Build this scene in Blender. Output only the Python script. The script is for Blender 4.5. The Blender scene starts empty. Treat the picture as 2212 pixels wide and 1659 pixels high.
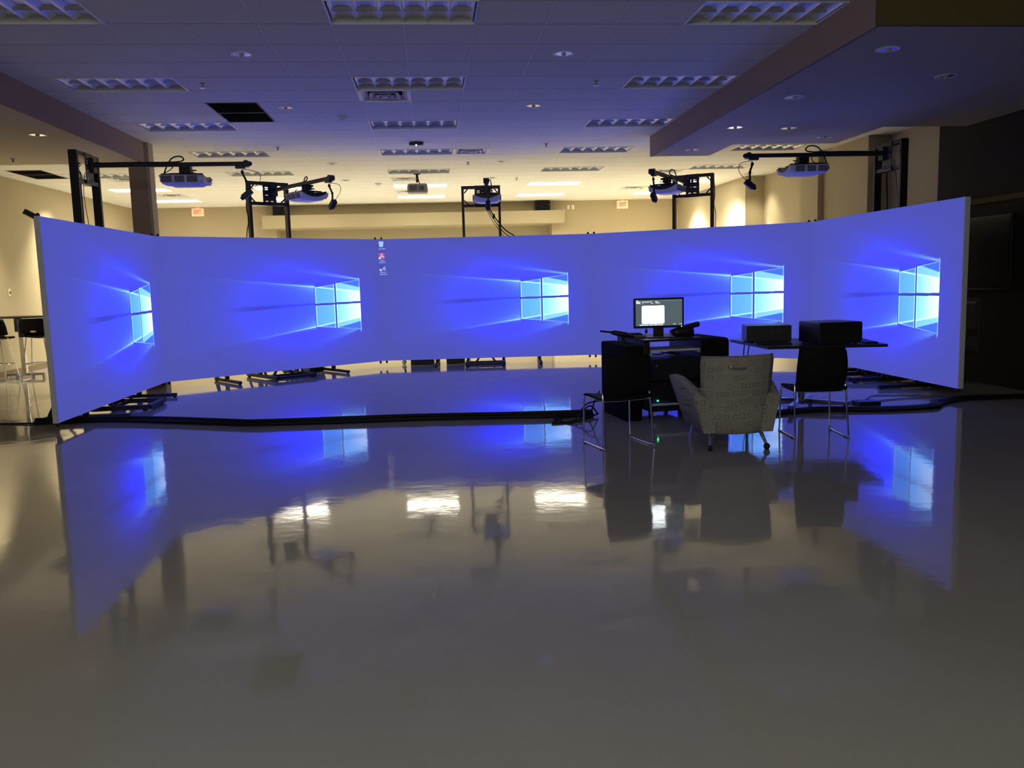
import bpy, bmesh, math, random
from mathutils import Vector, Matrix
R = math.radians
random.seed(7)
SC = bpy.context.scene
COL = SC.collection

# ------------------------------------------------------------------ helpers
def srgb(r, g, b):
    return tuple(((c / 255) / 12.92 if c / 255 <= .04045 else ((c / 255 + .055) / 1.055) ** 2.4) for c in (r, g, b))

class MB:
    """collects shapes for ONE mesh object"""
    def __init__(self):
        self.bm = bmesh.new()
    def box(self, x0, y0, z0, x1, y1, z1, bev=0.0, mat=None):
        b = bmesh.new()
        bmesh.ops.create_cube(b, size=1)
        sx, sy, sz = x1 - x0, y1 - y0, z1 - z0
        for v in b.verts:
            v.co = Vector(((v.co.x + .5) * sx + x0, (v.co.y + .5) * sy + y0, (v.co.z + .5) * sz + z0))
        if bev > 0:
            bmesh.ops.bevel(b, geom=b.edges[:], offset=min(bev, .45 * min(abs(sx), abs(sy), abs(sz))), segments=2, affect='EDGES', profile=.5)
        return self._add(b, mat)
    def _add(self, b, mat=None):
        if mat is not None:
            b.transform(mat)
        me = bpy.data.meshes.new('tmp')
        b.to_mesh(me); b.free()
        self.bm.from_mesh(me)
        bpy.data.meshes.remove(me)
        return self
    def bar(self, p, q, w, h=None, up=(0, 0, 1)):
        """rectangular bar from p to q"""
        p, q = Vector(p), Vector(q); h = h or w
        d = q - p; L = d.length; d.normalize()
        u = Vector(up)
        if abs(d.dot(u)) > .98: u = Vector((0, 1, 0))
        s = d.cross(u).normalized(); u2 = s.cross(d)
        m = Matrix.Translation((p + q) / 2) @ Matrix((s, d, u2)).transposed().to_4x4()
        return self.box(-w / 2, -L / 2, -h / 2, w / 2, L / 2, h / 2, 0, m)
    def cyl(self, p, q, r, r2=None, seg=14):
        p, q = Vector(p), Vector(q); r2 = r if r2 is None else r2
        d = q - p
        b = bmesh.new()
        bmesh.ops.create_cone(b, cap_ends=True, segments=seg, radius1=r, radius2=r2, depth=d.length)
        m = Matrix.Translation((p + q) / 2) @ Vector((0, 0, 1)).rotation_difference(d.normalized()).to_matrix().to_4x4()
        return self._add(b, m)
    def ball(self, c, r, sx=1, sy=1, sz=1, seg=16):
        b = bmesh.new()
        bmesh.ops.create_uvsphere(b, u_segments=seg, v_segments=seg // 2 + 2, radius=r)
        return self._add(b, Matrix.Translation(c) @ Matrix.Diagonal((sx, sy, sz, 1)))
    def tube(self, pts, r, seg=8, smooth=6):
        """round tube along a smoothed polyline"""
        P = [Vector(p) for p in pts]
        if smooth > 1 and len(P) > 2:
            out = []
            E = [P[0] * 2 - P[1]] + P + [P[-1] * 2 - P[-2]]
            for i in range(1, len(E) - 2):
                a, b_, c, d = E[i - 1], E[i], E[i + 1], E[i + 2]
                for k in range(smooth):
                    t = k / smooth
                    out.append(.5 * ((2 * b_) + (c - a) * t + (2 * a - 5 * b_ + 4 * c - d) * t * t + (3 * b_ - a - 3 * c + d) * t ** 3))
            out.append(P[-1]); P = out
        bm = self.bm; rings = []
        up = Vector((.13, .21, .97))
        for i, p in enumerate(P):
            d = (P[min(i + 1, len(P) - 1)] - P[max(i - 1, 0)]).normalized()
            s = d.cross(up)
            if s.length < 1e-4: s = d.cross(Vector((1, 0, 0)))
            s.normalize(); u = s.cross(d).normalized(); up = u
            rings.append([bm.verts.new(p + (s * math.cos(2 * math.pi * k / seg) + u * math.sin(2 * math.pi * k / seg)) * r) for k in range(seg)])
        for a, b_ in zip(rings, rings[1:]):
            for k in range(seg):
                f = bm.faces.new((a[k], a[(k + 1) % seg], b_[(k + 1) % seg], b_[k])); f.smooth = True
        bm.faces.new(rings[0][::-1]); bm.faces.new(rings[-1])
        return self
    def loft(self, rings, cap=True, closed=True, smooth=True):
        bm = self.bm
        V = [[bm.verts.new(p) for p in r] for r in rings]
        n = len(V[0])
        for a, b_ in zip(V, V[1:]):
            for k in range(n if closed else n - 1):
                f = bm.faces.new((a[k], a[(k + 1) % n], b_[(k + 1) % n], b_[k])); f.smooth = smooth
        if cap:
            bm.faces.new(V[0][::-1]); bm.faces.new(V[-1])
        return self
    def lathe(self, prof, c=(0, 0, 0), seg=24):
        c = Vector(c)
        return self.loft([[c + Vector((r * math.cos(2 * math.pi * k / seg), r * math.sin(2 * math.pi * k / seg), z)) for k in range(seg)] for r, z in prof])
    def prism(self, poly, z0, z1):
        bm = self.bm
        a = [bm.verts.new((x, y, z0)) for x, y in poly]; b_ = [bm.verts.new((x, y, z1)) for x, y in poly]
        n = len(poly)
        bm.faces.new(a[::-1]); bm.faces.new(b_)
        for k in range(n): bm.faces.new((a[k], a[(k + 1) % n], b_[(k + 1) % n], b_[k]))
        return self
    def quad(self, *p):
        self.bm.faces.new([self.bm.verts.new(q) for q in p]); return self
    def build(self, name, mat, parent=None, label=None, smooth_angle=None, recalc=True):
        if recalc: bmesh.ops.recalc_face_normals(self.bm, faces=self.bm.faces[:])
        me = bpy.data.meshes.new(name); self.bm.to_mesh(me); self.bm.free()
        if mat: me.materials.append(mat)
        o = bpy.data.objects.new(name, me); COL.objects.link(o)
        if parent is not None: o.parent = parent
        if label: o['label'] = label
        return o

def tag(o, label, cat, group=None):
    o['label'] = label; o['category'] = cat
    if group: o['group'] = group
    return o
def thing(name, label, cat, loc=(0, 0, 0), rz=0.0, group=None):
    o = bpy.data.objects.new(name, None); COL.objects.link(o)
    o.location = loc; o.rotation_euler = (0, 0, rz); o.empty_display_size = .1
    return tag(o, label, cat, group)
def struct(o):
    o['kind'] = 'structure'; return o
def dup(root, label, loc, rz=None, group=None):
    r = root.copy(); COL.objects.link(r); r.location = loc
    if rz is not None: r.rotation_euler = (0, 0, rz)
    r['label'] = label
    if group: r['group'] = group
    for ch in root.children:
        c = ch.copy(); COL.objects.link(c); c.parent = r
        for g in ch.children:
            d = g.copy(); COL.objects.link(d); d.parent = c
    return r
def text(name, s, size, mat, parent, loc, rot, align='CENTER', sx=1.0, depth=0.0, bold=0.0):
    cu = bpy.data.curves.new(name, 'FONT'); cu.body = s; cu.size = size; cu.align_x = align; cu.align_y = 'CENTER'
    cu.extrude = depth; cu.offset = bold; cu.resolution_u = 3
    tmp = bpy.data.objects.new('tmp', cu); COL.objects.link(tmp)
    bpy.context.view_layer.update()
    me = bpy.data.meshes.new_from_object(tmp.evaluated_get(bpy.context.evaluated_depsgraph_get()))
    bpy.data.objects.remove(tmp); bpy.data.curves.remove(cu)
    me.name = name; me.materials.clear(); me.materials.append(mat)
    o = bpy.data.objects.new(name, me); COL.objects.link(o); o.parent = parent
    o.location = loc; o.rotation_euler = rot; o.scale = (sx, 1, 1)
    return o

# ------------------------------------------------------------------ materials
def mat(name, col, rough=.6, metal=0.0, spec=.5, emit=None, es=1.0, noise=0.0, nscale=8.0, bump=0.0, bscale=60.0):
    m = bpy.data.materials.new(name); m.use_nodes = True
    nt = m.node_tree; b = nt.nodes['Principled BSDF']
    b.inputs['Base Color'].default_value = (*col, 1); b.inputs['Roughness'].default_value = rough
    b.inputs['Metallic'].default_value = metal; b.inputs['Specular IOR Level'].default_value = spec
    if emit:
        b.inputs['Emission Color'].default_value = (*emit, 1); b.inputs['Emission Strength'].default_value = es
    tc = None
    if noise or bump:
        tc = nt.nodes.new('ShaderNodeTexCoord')
    if noise:
        n = nt.nodes.new('ShaderNodeTexNoise'); n.inputs['Scale'].default_value = nscale; n.inputs['Detail'].default_value = 4
        nt.links.new(tc.outputs['Object'], n.inputs['Vector'])
        mx = nt.nodes.new('ShaderNodeMix'); mx.data_type = 'RGBA'
        mx.inputs['A'].default_value = (*[c * (1 - noise) for c in col], 1); mx.inputs['B'].default_value = (*[min(1, c * (1 + noise)) for c in col], 1)
        nt.links.new(n.outputs['Fac'], mx.inputs['Factor']); nt.links.new(mx.outputs['Result'], b.inputs['Base Color'])
    if bump:
        n2 = nt.nodes.new('ShaderNodeTexNoise'); n2.inputs['Scale'].default_value = bscale; n2.inputs['Detail'].default_value = 3
        nt.links.new(tc.outputs['Object'], n2.inputs['Vector'])
        bp = nt.nodes.new('ShaderNodeBump'); bp.inputs['Strength'].default_value = bump; bp.inputs['Distance'].default_value = .01
        nt.links.new(n2.outputs['Fac'], bp.inputs['Height']); nt.links.new(bp.outputs['Normal'], b.inputs['Normal'])
    return m

class NT:
    """tiny node-graph helper"""
    def __init__(self, m): self.t = m.node_tree; self.b = self.t.nodes['Principled BSDF']
    def n(self, kind, **kw):
        x = self.t.nodes.new('ShaderNode' + kind)
        for k, v in kw.items(): setattr(x, k, v)
        return x
    def l(self, a, b): self.t.links.new(a, b)
    def math(self, op, a, b=None, c=None):
        x = self.n('Math', operation=op)
        for i, v in enumerate((a, b, c)):
            if v is None: continue
            if isinstance(v, (int, float)): x.inputs[i].default_value = v
            else: self.l(v, x.inputs[i])
        return x.outputs[0]
    def mix(self, f, a, b):
        x = self.n('Mix', data_type='RGBA')
        for key, v in (('Factor', f), ('A', a), ('B', b)):
            if isinstance(v, (int, float)): x.inputs[key].default_value = v
            elif isinstance(v, tuple): x.inputs[key].default_value = (*v, 1)
            else: self.l(v, x.inputs[key])
        return x.outputs['Result']

TILE = .6096
GX, GY = -.1444, 7.1608 - TILE / 2        # a crossing of the ceiling grid
CE = 3.691                                 # ceiling height

M = {}
M['wall'] = mat('wall paint', srgb(180, 168, 138), .75, spec=.25, noise=.04, nscale=1.5, bump=.05, bscale=120)
M['wall_shaded'] = mat('wall paint with shade in it', srgb(50, 46, 39), .8, spec=.2, noise=.05, nscale=2)  # darkened wall colour: the shade on the near right wall is put into it
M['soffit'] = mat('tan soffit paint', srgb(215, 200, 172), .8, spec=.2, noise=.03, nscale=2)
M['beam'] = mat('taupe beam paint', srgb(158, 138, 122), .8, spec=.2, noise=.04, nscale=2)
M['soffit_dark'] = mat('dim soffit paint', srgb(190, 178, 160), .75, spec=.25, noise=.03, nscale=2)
M['olive'] = mat('olive beam paint', srgb(100, 88, 54), .8, spec=.2, noise=.04, nscale=2)
M['base'] = mat('vinyl baseboard', srgb(120, 104, 78), .5)
M['black'] = mat('black powder coated steel', (.012, .012, .014), .5, noise=.2, nscale=30)
M['black_plastic'] = mat('black plastic', (.014, .014, .017), .42, noise=.15, nscale=40)
M['black_fabric'] = mat('black cloth', (.012, .012, .014), .95, spec=.1, bump=.2, bscale=300)
M['shell'] = mat('matt black chair shell', (.011, .011, .013), .72, spec=.12, noise=.2, nscale=25)
M['cable'] = mat('black cable', (.01, .01, .012), .6, spec=.3)
M['grey_cable'] = mat('grey cable', (.12, .12, .13), .5)
M['chrome'] = mat('chrome', (.75, .75, .78), .16, metal=1)
M['steel'] = mat('brushed steel', (.4, .41, .42), .35, metal=.8)
M['grey_steel'] = mat('grey painted steel', (.72, .73, .73), .5)
M['white_plastic'] = mat('white plastic', (.72, .72, .74), .45, noise=.03, nscale=10)
M['vent_grey'] = mat('grey vent mesh', (.16, .16, .18), .7)
M['screen_edge'] = mat('pale screen wrap', (.82, .82, .82), .8, noise=.05, nscale=40)
M['ceil_metal'] = mat('white enamelled metal', (.8, .8, .79), .35, spec=.5)
M['louver'] = mat('specular louvre', (.88, .88, .88), .5, metal=.7)
M['void'] = mat('dark grille void', (.02, .018, .015), .9)
M['grille'] = mat('dark return grille', (.13, .12, .10), .6)
M['lens_lit'] = mat('lit lamp lens', (.9, .85, .7), .5, emit=(1.0, .93, .76), es=13.0)
M['lens_off'] = mat('dull lamp lens', (.5, .5, .5), .3)
M['can'] = mat('mirror can', (.75, .75, .77), .18, metal=1)
M['exit_face'] = mat('exit sign face', srgb(235, 205, 165), .5, emit=srgb(255, 205, 160), es=.45)
M['exit_red'] = mat('exit sign red letters', (.6, .04, .03), .5, emit=srgb(235, 110, 90), es=.6)
M['plate'] = mat('pale wall plate', srgb(238, 226, 196), .5)
M['table'] = mat('dark laminate', (.014, .013, .013), .4, noise=.2, nscale=12)
M['tan_item'] = mat('brown grip', (.10, .075, .06), .55)
M['paper'] = mat('paper sheets', (.3, .3, .3), .8)
M['acrylic'] = mat('smoky acrylic rack', (.07, .07, .07), .3)
M['tv'] = mat('television glass', (.006, .006, .008), .25)
M['pc'] = mat('black computer case', (.02, .02, .024), .34, noise=.12, nscale=20)
M['pc_vent'] = mat('case vent slots', (.07, .07, .08), .6)
M['green_led'] = mat('green led', (.0, .3, .05), .3, emit=(.02, 1.0, .18), es=14)
M['blue_led'] = mat('blue led', (.0, .0, .3), .3, emit=(.15, .3, 1.0), es=10)
M['white_led'] = mat('white pilot lamp', (.5, .5, .5), .3, emit=(.9, .95, 1.0), es=4)
M['ui_white'] = mat('monitor white window', (.0, .0, .0), .3, emit=(.95, 1.0, 1.0), es=5.0)
M['ui_text'] = mat('monitor text', (.0, .0, .0), .3, emit=(.6, .68, .72), es=1.3)
M['ui_bar'] = mat('monitor bar', (.0, .0, .0), .3, emit=srgb(110, 130, 145), es=1.0)
M['ui_bg'] = mat('monitor grey desktop', (.0, .0, .0), .3, emit=srgb(84, 98, 104), es=1.0)
M['icon_white'] = mat('icon white', (.0, .0, .0), .5, emit=srgb(195, 215, 255), es=1.1)
M['icon_blue'] = mat('icon pale blue', (.0, .0, .0), .5, emit=srgb(160, 205, 250), es=1.0)
M['icon_red'] = mat('icon red', (.0, .0, .0), .5, emit=srgb(200, 95, 145), es=1.0)
M['icon_grey'] = mat('icon slate', (.0, .0, .0), .5, emit=srgb(68, 78, 150), es=1.0)
M['icon_lilac'] = mat('icon lilac', (.0, .0, .0), .5, emit=srgb(140, 150, 235), es=1.0)

# ceiling tile: grid lines and fine fissures
m = M['ceiling'] = mat('acoustic ceiling tile', (.8, .78, .72), .85, spec=.15)
g = NT(m)
tc = g.n('TexCoord'); sp = g.n('SeparateXYZ'); g.l(tc.outputs['Object'], sp.inputs[0])
def grid_line(g, out, off, step, half):
    a = g.math('ADD', g.math('DIVIDE', g.math('SUBTRACT', out, off), step), 100.0)
    d = g.math('ABSOLUTE', g.math('SUBTRACT', g.math('FRACT', g.math('ADD', a, .5)), .5))
    return g.math('LESS_THAN', d, half / step)
lx = grid_line(g, sp.outputs['X'], GX, TILE, .011); ly = grid_line(g, sp.outputs['Y'], GY, TILE, .011)
sx_ = grid_line(g, sp.outputs['X'], GX, TILE, .020); sy_ = grid_line(g, sp.outputs['Y'], GY, TILE, .022)
ns = g.n('TexNoise'); ns.inputs['Scale'].default_value = 90; ns.inputs['Detail'].default_value = 5; g.l(tc.outputs['Object'], ns.inputs['Vector'])
cell = g.n('TexWhiteNoise', noise_dimensions='3D')
fl = g.n('VectorMath', operation='FLOOR'); mp = g.n('Mapping'); mp.inputs['Location'].default_value = (-GX / TILE + 50, -GY / TILE + 50, 0); mp.inputs['Scale'].default_value = (1 / TILE, 1 / TILE, 0)
g.l(tc.outputs['Object'], mp.inputs['Vector']); g.l(mp.outputs[0], fl.inputs[0]); g.l(fl.outputs[0], cell.inputs['Vector'])
c0 = g.mix(ns.outputs['Fac'], (.84, .82, .77), (.92, .90, .85))
c0 = g.mix(g.math('MULTIPLY', cell.outputs['Value'], .12), c0, (.6, .58, .52))
c1 = g.mix(g.math('MAXIMUM', sx_, sy_), c0, (.79, .77, .72))
c2 = g.mix(g.math('MAXIMUM', lx, ly), c1, (.93, .92, .89))
c2 = g.mix(ly, c2, (.68, .66, .61))
g.l(c2, g.b.inputs['Base Color'])

# waxed vinyl floor
m = M['floor'] = mat('waxed vinyl floor', (.4, .39, .34), .09, spec=.42)
g = NT(m); tc = g.n('TexCoord'); sp = g.n('SeparateXYZ'); g.l(tc.outputs['Object'], sp.inputs[0])
n1 = g.n('TexNoise'); n1.inputs['Scale'].default_value = 1.1; n1.inputs['Detail'].default_value = 6; g.l(tc.outputs['Object'], n1.inputs['Vector'])
n2 = g.n('TexNoise'); n2.inputs['Scale'].default_value = 40; n2.inputs['Detail'].default_value = 4; g.l(tc.outputs['Object'], n2.inputs['Vector'])
c = g.mix(n1.outputs['Fac'], (.36, .345, .305), (.45, .435, .385))
c = g.mix(g.math('MULTIPLY', n2.outputs['Fac'], .3), c, (.30, .29, .26))
FT = .3048
jx = grid_line(g, sp.outputs['X'], .05, FT, .0012); jy = grid_line(g, sp.outputs['Y'], .1, FT, .0012)
c = g.mix(g.math('MULTIPLY', g.math('MAXIMUM', jx, jy), .10), c, (.16, .155, .14))
g.l(c, g.b.inputs['Base Color'])
n3 = g.n('TexNoise'); n3.inputs['Scale'].default_value = 2.2; n3.inputs['Detail'].default_value = 5; g.l(tc.outputs['Object'], n3.inputs['Vector'])
r = g.n('MapRange'); r.inputs['To Min'].default_value = .03; r.inputs['To Max'].default_value = .10; g.l(n3.outputs['Fac'], r.inputs['Value']); g.l(r.outputs[0], g.b.inputs['Roughness'])
n4 = g.n('TexNoise'); n4.inputs['Scale'].default_value = 5.0; n4.inputs['Detail'].default_value = 3; g.l(tc.outputs['Object'], n4.inputs['Vector'])
bp = g.n('Bump'); bp.inputs['Strength'].default_value = .16; bp.inputs['Distance'].default_value = .006; n5 = g.n('TexNoise'); n5.inputs['Scale'].default_value = 22; n5.inputs['Detail'].default_value = 2; g.l(tc.outputs['Object'], n5.inputs['Vector'])
g.l(g.math('ADD', n4.outputs['Fac'], g.math('MULTIPLY', n5.outputs['Fac'], .09)), bp.inputs['Height']); g.l(bp.outputs[0], g.b.inputs['Normal'])

# armchair cloth: scattered small square outlines
m = M['upholstery'] = mat('grey armchair cloth', (.34, .335, .29), .9, spec=.15)
g = NT(m); tc = g.n('TexCoord')
def outlines(scale, seed):
    mp = g.n('Mapping'); mp.inputs['Scale'].default_value = (scale, scale, scale); mp.inputs['Location'].default_value = (seed, seed * .7, seed * 1.3)
    g.l(tc.outputs['Object'], mp.inputs['Vector'])
    flr = g.n('VectorMath', operation='FLOOR'); g.l(mp.outputs[0], flr.inputs[0])
    fr = g.n('VectorMath', operation='FRACTION'); g.l(mp.outputs[0], fr.inputs[0])
    s0 = g.n('SeparateXYZ'); g.l(flr.outputs[0], s0.inputs[0])
    cb = g.n('CombineXYZ'); g.l(s0.outputs['X'], cb.inputs['X']); g.l(s0.outputs['Z'], cb.inputs['Y'])
    wn = g.n('TexWhiteNoise', noise_dimensions='3D'); g.l(cb.outputs[0], wn.inputs['Vector'])
    ws = g.n('SeparateColor'); g.l(wn.outputs['Color'], ws.inputs[0])
    s1 = g.n('SeparateXYZ'); g.l(fr.outputs[0], s1.inputs[0])
    dx = g.math('ABSOLUTE', g.math('SUBTRACT', s1.outputs['X'], g.math('ADD', .38, g.math('MULTIPLY', ws.outputs[0], .24))))
    dz = g.math('ABSOLUTE', g.math('SUBTRACT', s1.outputs['Z'], g.math('ADD', .38, g.math('MULTIPLY', ws.outputs[1], .24))))
    d = g.math('MAXIMUM', g.math('MULTIPLY', dx, .85), dz)
    a = g.math('MULTIPLY', g.math('GREATER_THAN', d, .21), g.math('LESS_THAN', d, .27))
    return g.math('MULTIPLY', a, g.math('LESS_THAN', ws.outputs[2], .62))
o1 = outlines(15.0, 3.1); o2 = outlines(13.0, 8.6)
nz = g.n('TexNoise'); nz.inputs['Scale'].default_value = 250; g.l(tc.outputs['Object'], nz.inputs['Vector'])
c = g.mix(nz.outputs['Fac'], (.30, .295, .25), (.40, .395, .34))
c = g.mix(g.math('MULTIPLY', o1, .75), c, (.13, .127, .107)); c = g.mix(g.math('MULTIPLY', o2, .45), c, (.16, .157, .133))
g.l(c, g.b.inputs['Base Color'])

# projected picture: colours stored on the screen mesh
m = M['picture'] = mat('projected desktop picture', (.06, .06, .06), .9, spec=.1)
g = NT(m); at = g.n('Attribute'); at.attribute_name = 'picture'
g.l(at.outputs['Color'], g.b.inputs['Emission Color']); g.b.inputs['Emission Strength'].default_value = 1.0

# ------------------------------------------------------------------ room shell
XL, XR, YF, YB = -7.85, 7.17, -5.0, 23.6
holes = set()                               # ceiling cells taken out for lights, vents and grilles
def cell_of(x, y): return (math.floor((x - GX) / TILE), math.floor((y - GY) / TILE))
def cell_c(i, j): return (GX + (i + .5) * TILE, GY + (j + .5) * TILE)

MB().quad((-8.3, -5.2, 0), (8.3, -5.2, 0), (8.3, 24.4, 0), (-8.3, 24.4, 0)).build('floor', M['floor'])['kind'] = 'structure'
struct(MB().box(XL - .2, YF - .2, 0, XL, 24.4, 4.0).build('wall_left', M['wall']))
wb = MB()
wb.box(XL - .1, YB, 0, -4.12, 24.4, 4.0); wb.box(3.45, YB, 0, 8.2, 24.4, 4.0); wb.box(-4.12, YB, 3.06, 3.45, 24.4, 4.0); wb.box(-4.12, 24.2, 0, 3.45, 24.4, 3.06)
struct(wb.build('wall_back', M['wall']))
struct(MB().prism([(7.10, 23.7), (7.10, 18.52), (7.53, 18.52), (7.53, 15.61), (7.07, 15.61), (7.07, 14.9), (7.17, 14.9), (7.17, 13.33), (7.55, 13.33), (7.55, 11.4), (8.4, 11.4), (8.4, 23.7)], 0, 4.0).build('wall_right', M['wall']))
struct(MB().box(7.17, YF, 0, 8.4, 11.4, 4.0).build('wall_right.001', M['wall_shaded']))
struct(MB().box(XL - .2, YF - .2, 0, 8.4, YF, 4.0).build('wall_front', M['wall_shaded']))
struct(MB().box(XL, YF, 0, XL + .015, YB, .11).build('baseboard_left', M['base']))
struct(MB().box(XL, YB - .015, 0, -4.12, YB, .11).box(3.45, YB - .015, 0, 7.1, YB, .11).build('baseboard_back', M['base']))
struct(MB().box(7.14, 6, 2.33, 7.175, 11.2, 2.40).build('trim_1', M['olive']))
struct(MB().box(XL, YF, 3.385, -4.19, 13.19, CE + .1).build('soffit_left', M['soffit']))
struct(MB().box(-4.19, YF, 3.383, -4.15, 13.19, CE + .05).build('beam_left', M['beam']))
struct(MB().box(-4.40, 13.19, 0, -4.15, 13.44, CE + .05).build('column_left', M['beam']))
struct(MB().box(-4.15, 13.20, 0, -4.10, 13.42, CE + .05).build('column_lit_side', M['wall']))  # added paler slab: light on the column's side put into its colour
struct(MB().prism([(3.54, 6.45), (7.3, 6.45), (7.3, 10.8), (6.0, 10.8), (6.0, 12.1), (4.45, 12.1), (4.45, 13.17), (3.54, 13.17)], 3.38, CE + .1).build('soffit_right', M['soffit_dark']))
struct(MB().box(3.50, 6.45, 3.378, 3.54, 13.17, CE + .05).build('beam_right', M['beam']))
struct(MB().box(3.50, 6.41, 3.378, 7.17, 6.45, CE + .05).build('beam_front', M['olive']))
struct(MB().box(-4.42, 23.18, 3.065, 3.75, 23.6, 3.405).build('bulkhead', M['wall']))

# ------------------------------------------------------------------ ceiling lights
ORD = ['nearest', 'second', 'third', 'fourth', 'fifth', 'sixth', 'seventh']
ROWN = {'C': 'middle', 'L': 'left', 'R': 'right', 'LL': 'far left', 'RR': 'far right'}
W2, D2 = TILE, TILE / 2
def troffer_parts(lit):
    t = thing('ceiling_light', 'x', 'light', (0, 0, CE))
    w, d = W2 - .014, D2 - .012
    f = MB()
    for a in ((-W2, -D2, W2, -d), (-W2, d, W2, D2), (-W2, -d, -w, d), (w, -d, W2, d)): f.box(a[0], a[1], -.006, a[2], a[3], .012)
    f.build('frame', M['ceil_metal'], t)
    h = MB()
    h.box(-W2, -D2, .012, -W2 + .01, D2, .12); h.box(W2 - .01, -D2, .012, W2, D2, .12); h.box(-W2, -D2, .012, W2, -D2 + .01, .12); h.box(-W2, D2 - .01, .012, W2, D2, .12); h.box(-W2, -D2, .12, W2, D2, .13)
    h.build('housing', M['ceil_metal'], t)
    if lit:
        MB().box(-w + .01, -d + .012, .008, w - .01, d - .012, .014).build('diffuser', M['lens_lit'], t)
    else:
        l = MB()
        for k in range(7):                    # cross blades, curved to a parabola
            x = -w + .012 + k * (2 * w - .024) / 6
            for s in (-1, 1):
                pr_ = [(.0, .012), (.008, .03), (.025, .045), (.06, .056)]
                for (a0, z0), (a1, z1) in zip(pr_, pr_[1:]):
                    xa, xb = x + s * a0, x + s * a1
                    if abs(xa) < w and abs(xb) < w: l.quad((xa, -d, z0), (xa, d, z0), (xb, d, z1), (xb, -d, z1))
        for s in (-1, 1): l.quad((-w, .06 + s * .003, .030), (w, .06 + s * .003, .030), (w, .06 + s * .03, .056), (-w, .06 + s * .03, .056))
        l.quad((-w, -d, .058), (w, -d, .058), (w, d, .058), (-w, d, .058))
        l.build('louver', M['louver'], t, recalc=False)
        lm = MB()
        for y in (-.19, 0, .19): lm.cyl((-w + .02, y, .1), (w - .02, y, .1), .013, seg=8)
        lm.build('tube_lamp', M['white_plastic'], t)
    return t
proto_off = troffer_parts(False); proto_on = troffer_parts(True)
used = {False: 0, True: 0}
LIT_POS = []
for cn, cx in (('LL', -10), ('L', -5), ('C', 0), ('R', 5), ('RR', 10)):
    for r_ in range(7):
        if cn == 'LL' and r_ < 4 or cn == 'RR' and r_ < 3: continue
        x, y = cx * TILE + GX, 7.1608 + r_ * 4 * TILE
        i, j = cell_of(x - .1, y); holes.add((i, j)); holes.add((i + 1, j))
        lit = r_ >= 5
        n = r_ - {'LL': 4, 'RR': 3}.get(cn, 0)
        if lit: lab = f"glowing warm white ceiling light, {'nearer' if r_ == 5 else 'farther'} of the two lit in the {ROWN[cn]} row"
        else: lab = f"unlit louvred ceiling light, {ORD[n]} from the camera in the {ROWN[cn]} row"
        grp = 'lit ceiling lights at the back' if lit else 'unlit ceiling lights'
        if not used[lit]:
            o = proto_on if lit else proto_off; o.location = (x, y, CE); o['label'] = lab; o['group'] = grp; used[lit] = 1
        else: o = dup(proto_on if lit else proto_off, lab, (x, y, CE), group=grp)
        if lit: LIT_POS.append((x, y))

# supply diffusers (one tile each), two sorts of look-alike labels by neighbour
def make_vent():
    t = thing('air_vent', 'x', 'vent', (0, 0, CE), group='square ceiling air vents')
    a = TILE / 2
    f = MB()
    f.box(-a, -a, -.004, a, -a + .05, .01); f.box(-a, a - .05, -.004, a, a, .01); f.box(-a, -a, -.004, -a + .05, a, .01); f.box(a - .05, -a, -.004, a, a, .01)
    f.build('frame', M['ceil_metal'], t)
    c = MB()
    for k, (ro, z) in enumerate(((.25, .0), (.17, -.012), (.09, -.02))):
        ri = ro - .05
        for s in range(4):
            q = [(-ro, -ro, z), (ro, -ro, z), (ri, -ri, z + .05), (-ri, -ri, z + .05)]
            m4 = Matrix.Rotation(s * math.pi / 2, 4, 'Z')
            c.quad(*[m4 @ Vector(p) for p in q])
    c.quad((-.03, -.03, -.02), (.03, -.03, -.02), (.03, .03, -.02), (-.03, .03, -.02))
    c.build('cone_louver', M['ceil_metal'], t, recalc=False)
    b = MB(); b.box(-a, -a, .1, a, a, .12)
    for s in range(4): b.box(-a, -a, .01, a, -a + .01, .1, 0, Matrix.Rotation(s * math.pi / 2, 4, 'Z'))
    b.build('duct_box', M['void'], t)
    return t
vent = make_vent()
VENTS = [((-.44, 10.2), 'square metal air vent just behind the second middle ceiling light'),
         ((.78, 14.45), 'square metal air vent right beside the fourth middle ceiling light'),
         ((-.45, 18.1), 'square air vent left of the ceiling projector pole, nearer one'),
         ((-.45, 20.55), 'square air vent behind the hanging ceiling projector, between lit lights'),
         ((4.96, 17.3), 'square air vent above the projector on the fourth rig'),
         ((5.0, 20.8), 'square air vent behind the fourth rig, between far right lit lights'),
         ((-5.7, 20.45), 'square air vent between the two lit far left ceiling lights'),
         ((-5.75, 17.4), 'square air vent touching the unlit far left ceiling light')]
for k, ((x, y), lab) in enumerate(VENTS):
    i, j = cell_of(x, y); 
    while (i, j) in holes: j += 1
    holes.add((i, j)); cx_, cy_ = cell_c(i, j)
    if k == 0: vent.location = (cx_, cy_, CE); vent['label'] = lab
    else: dup(vent, lab, (cx_, cy_, CE))
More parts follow.
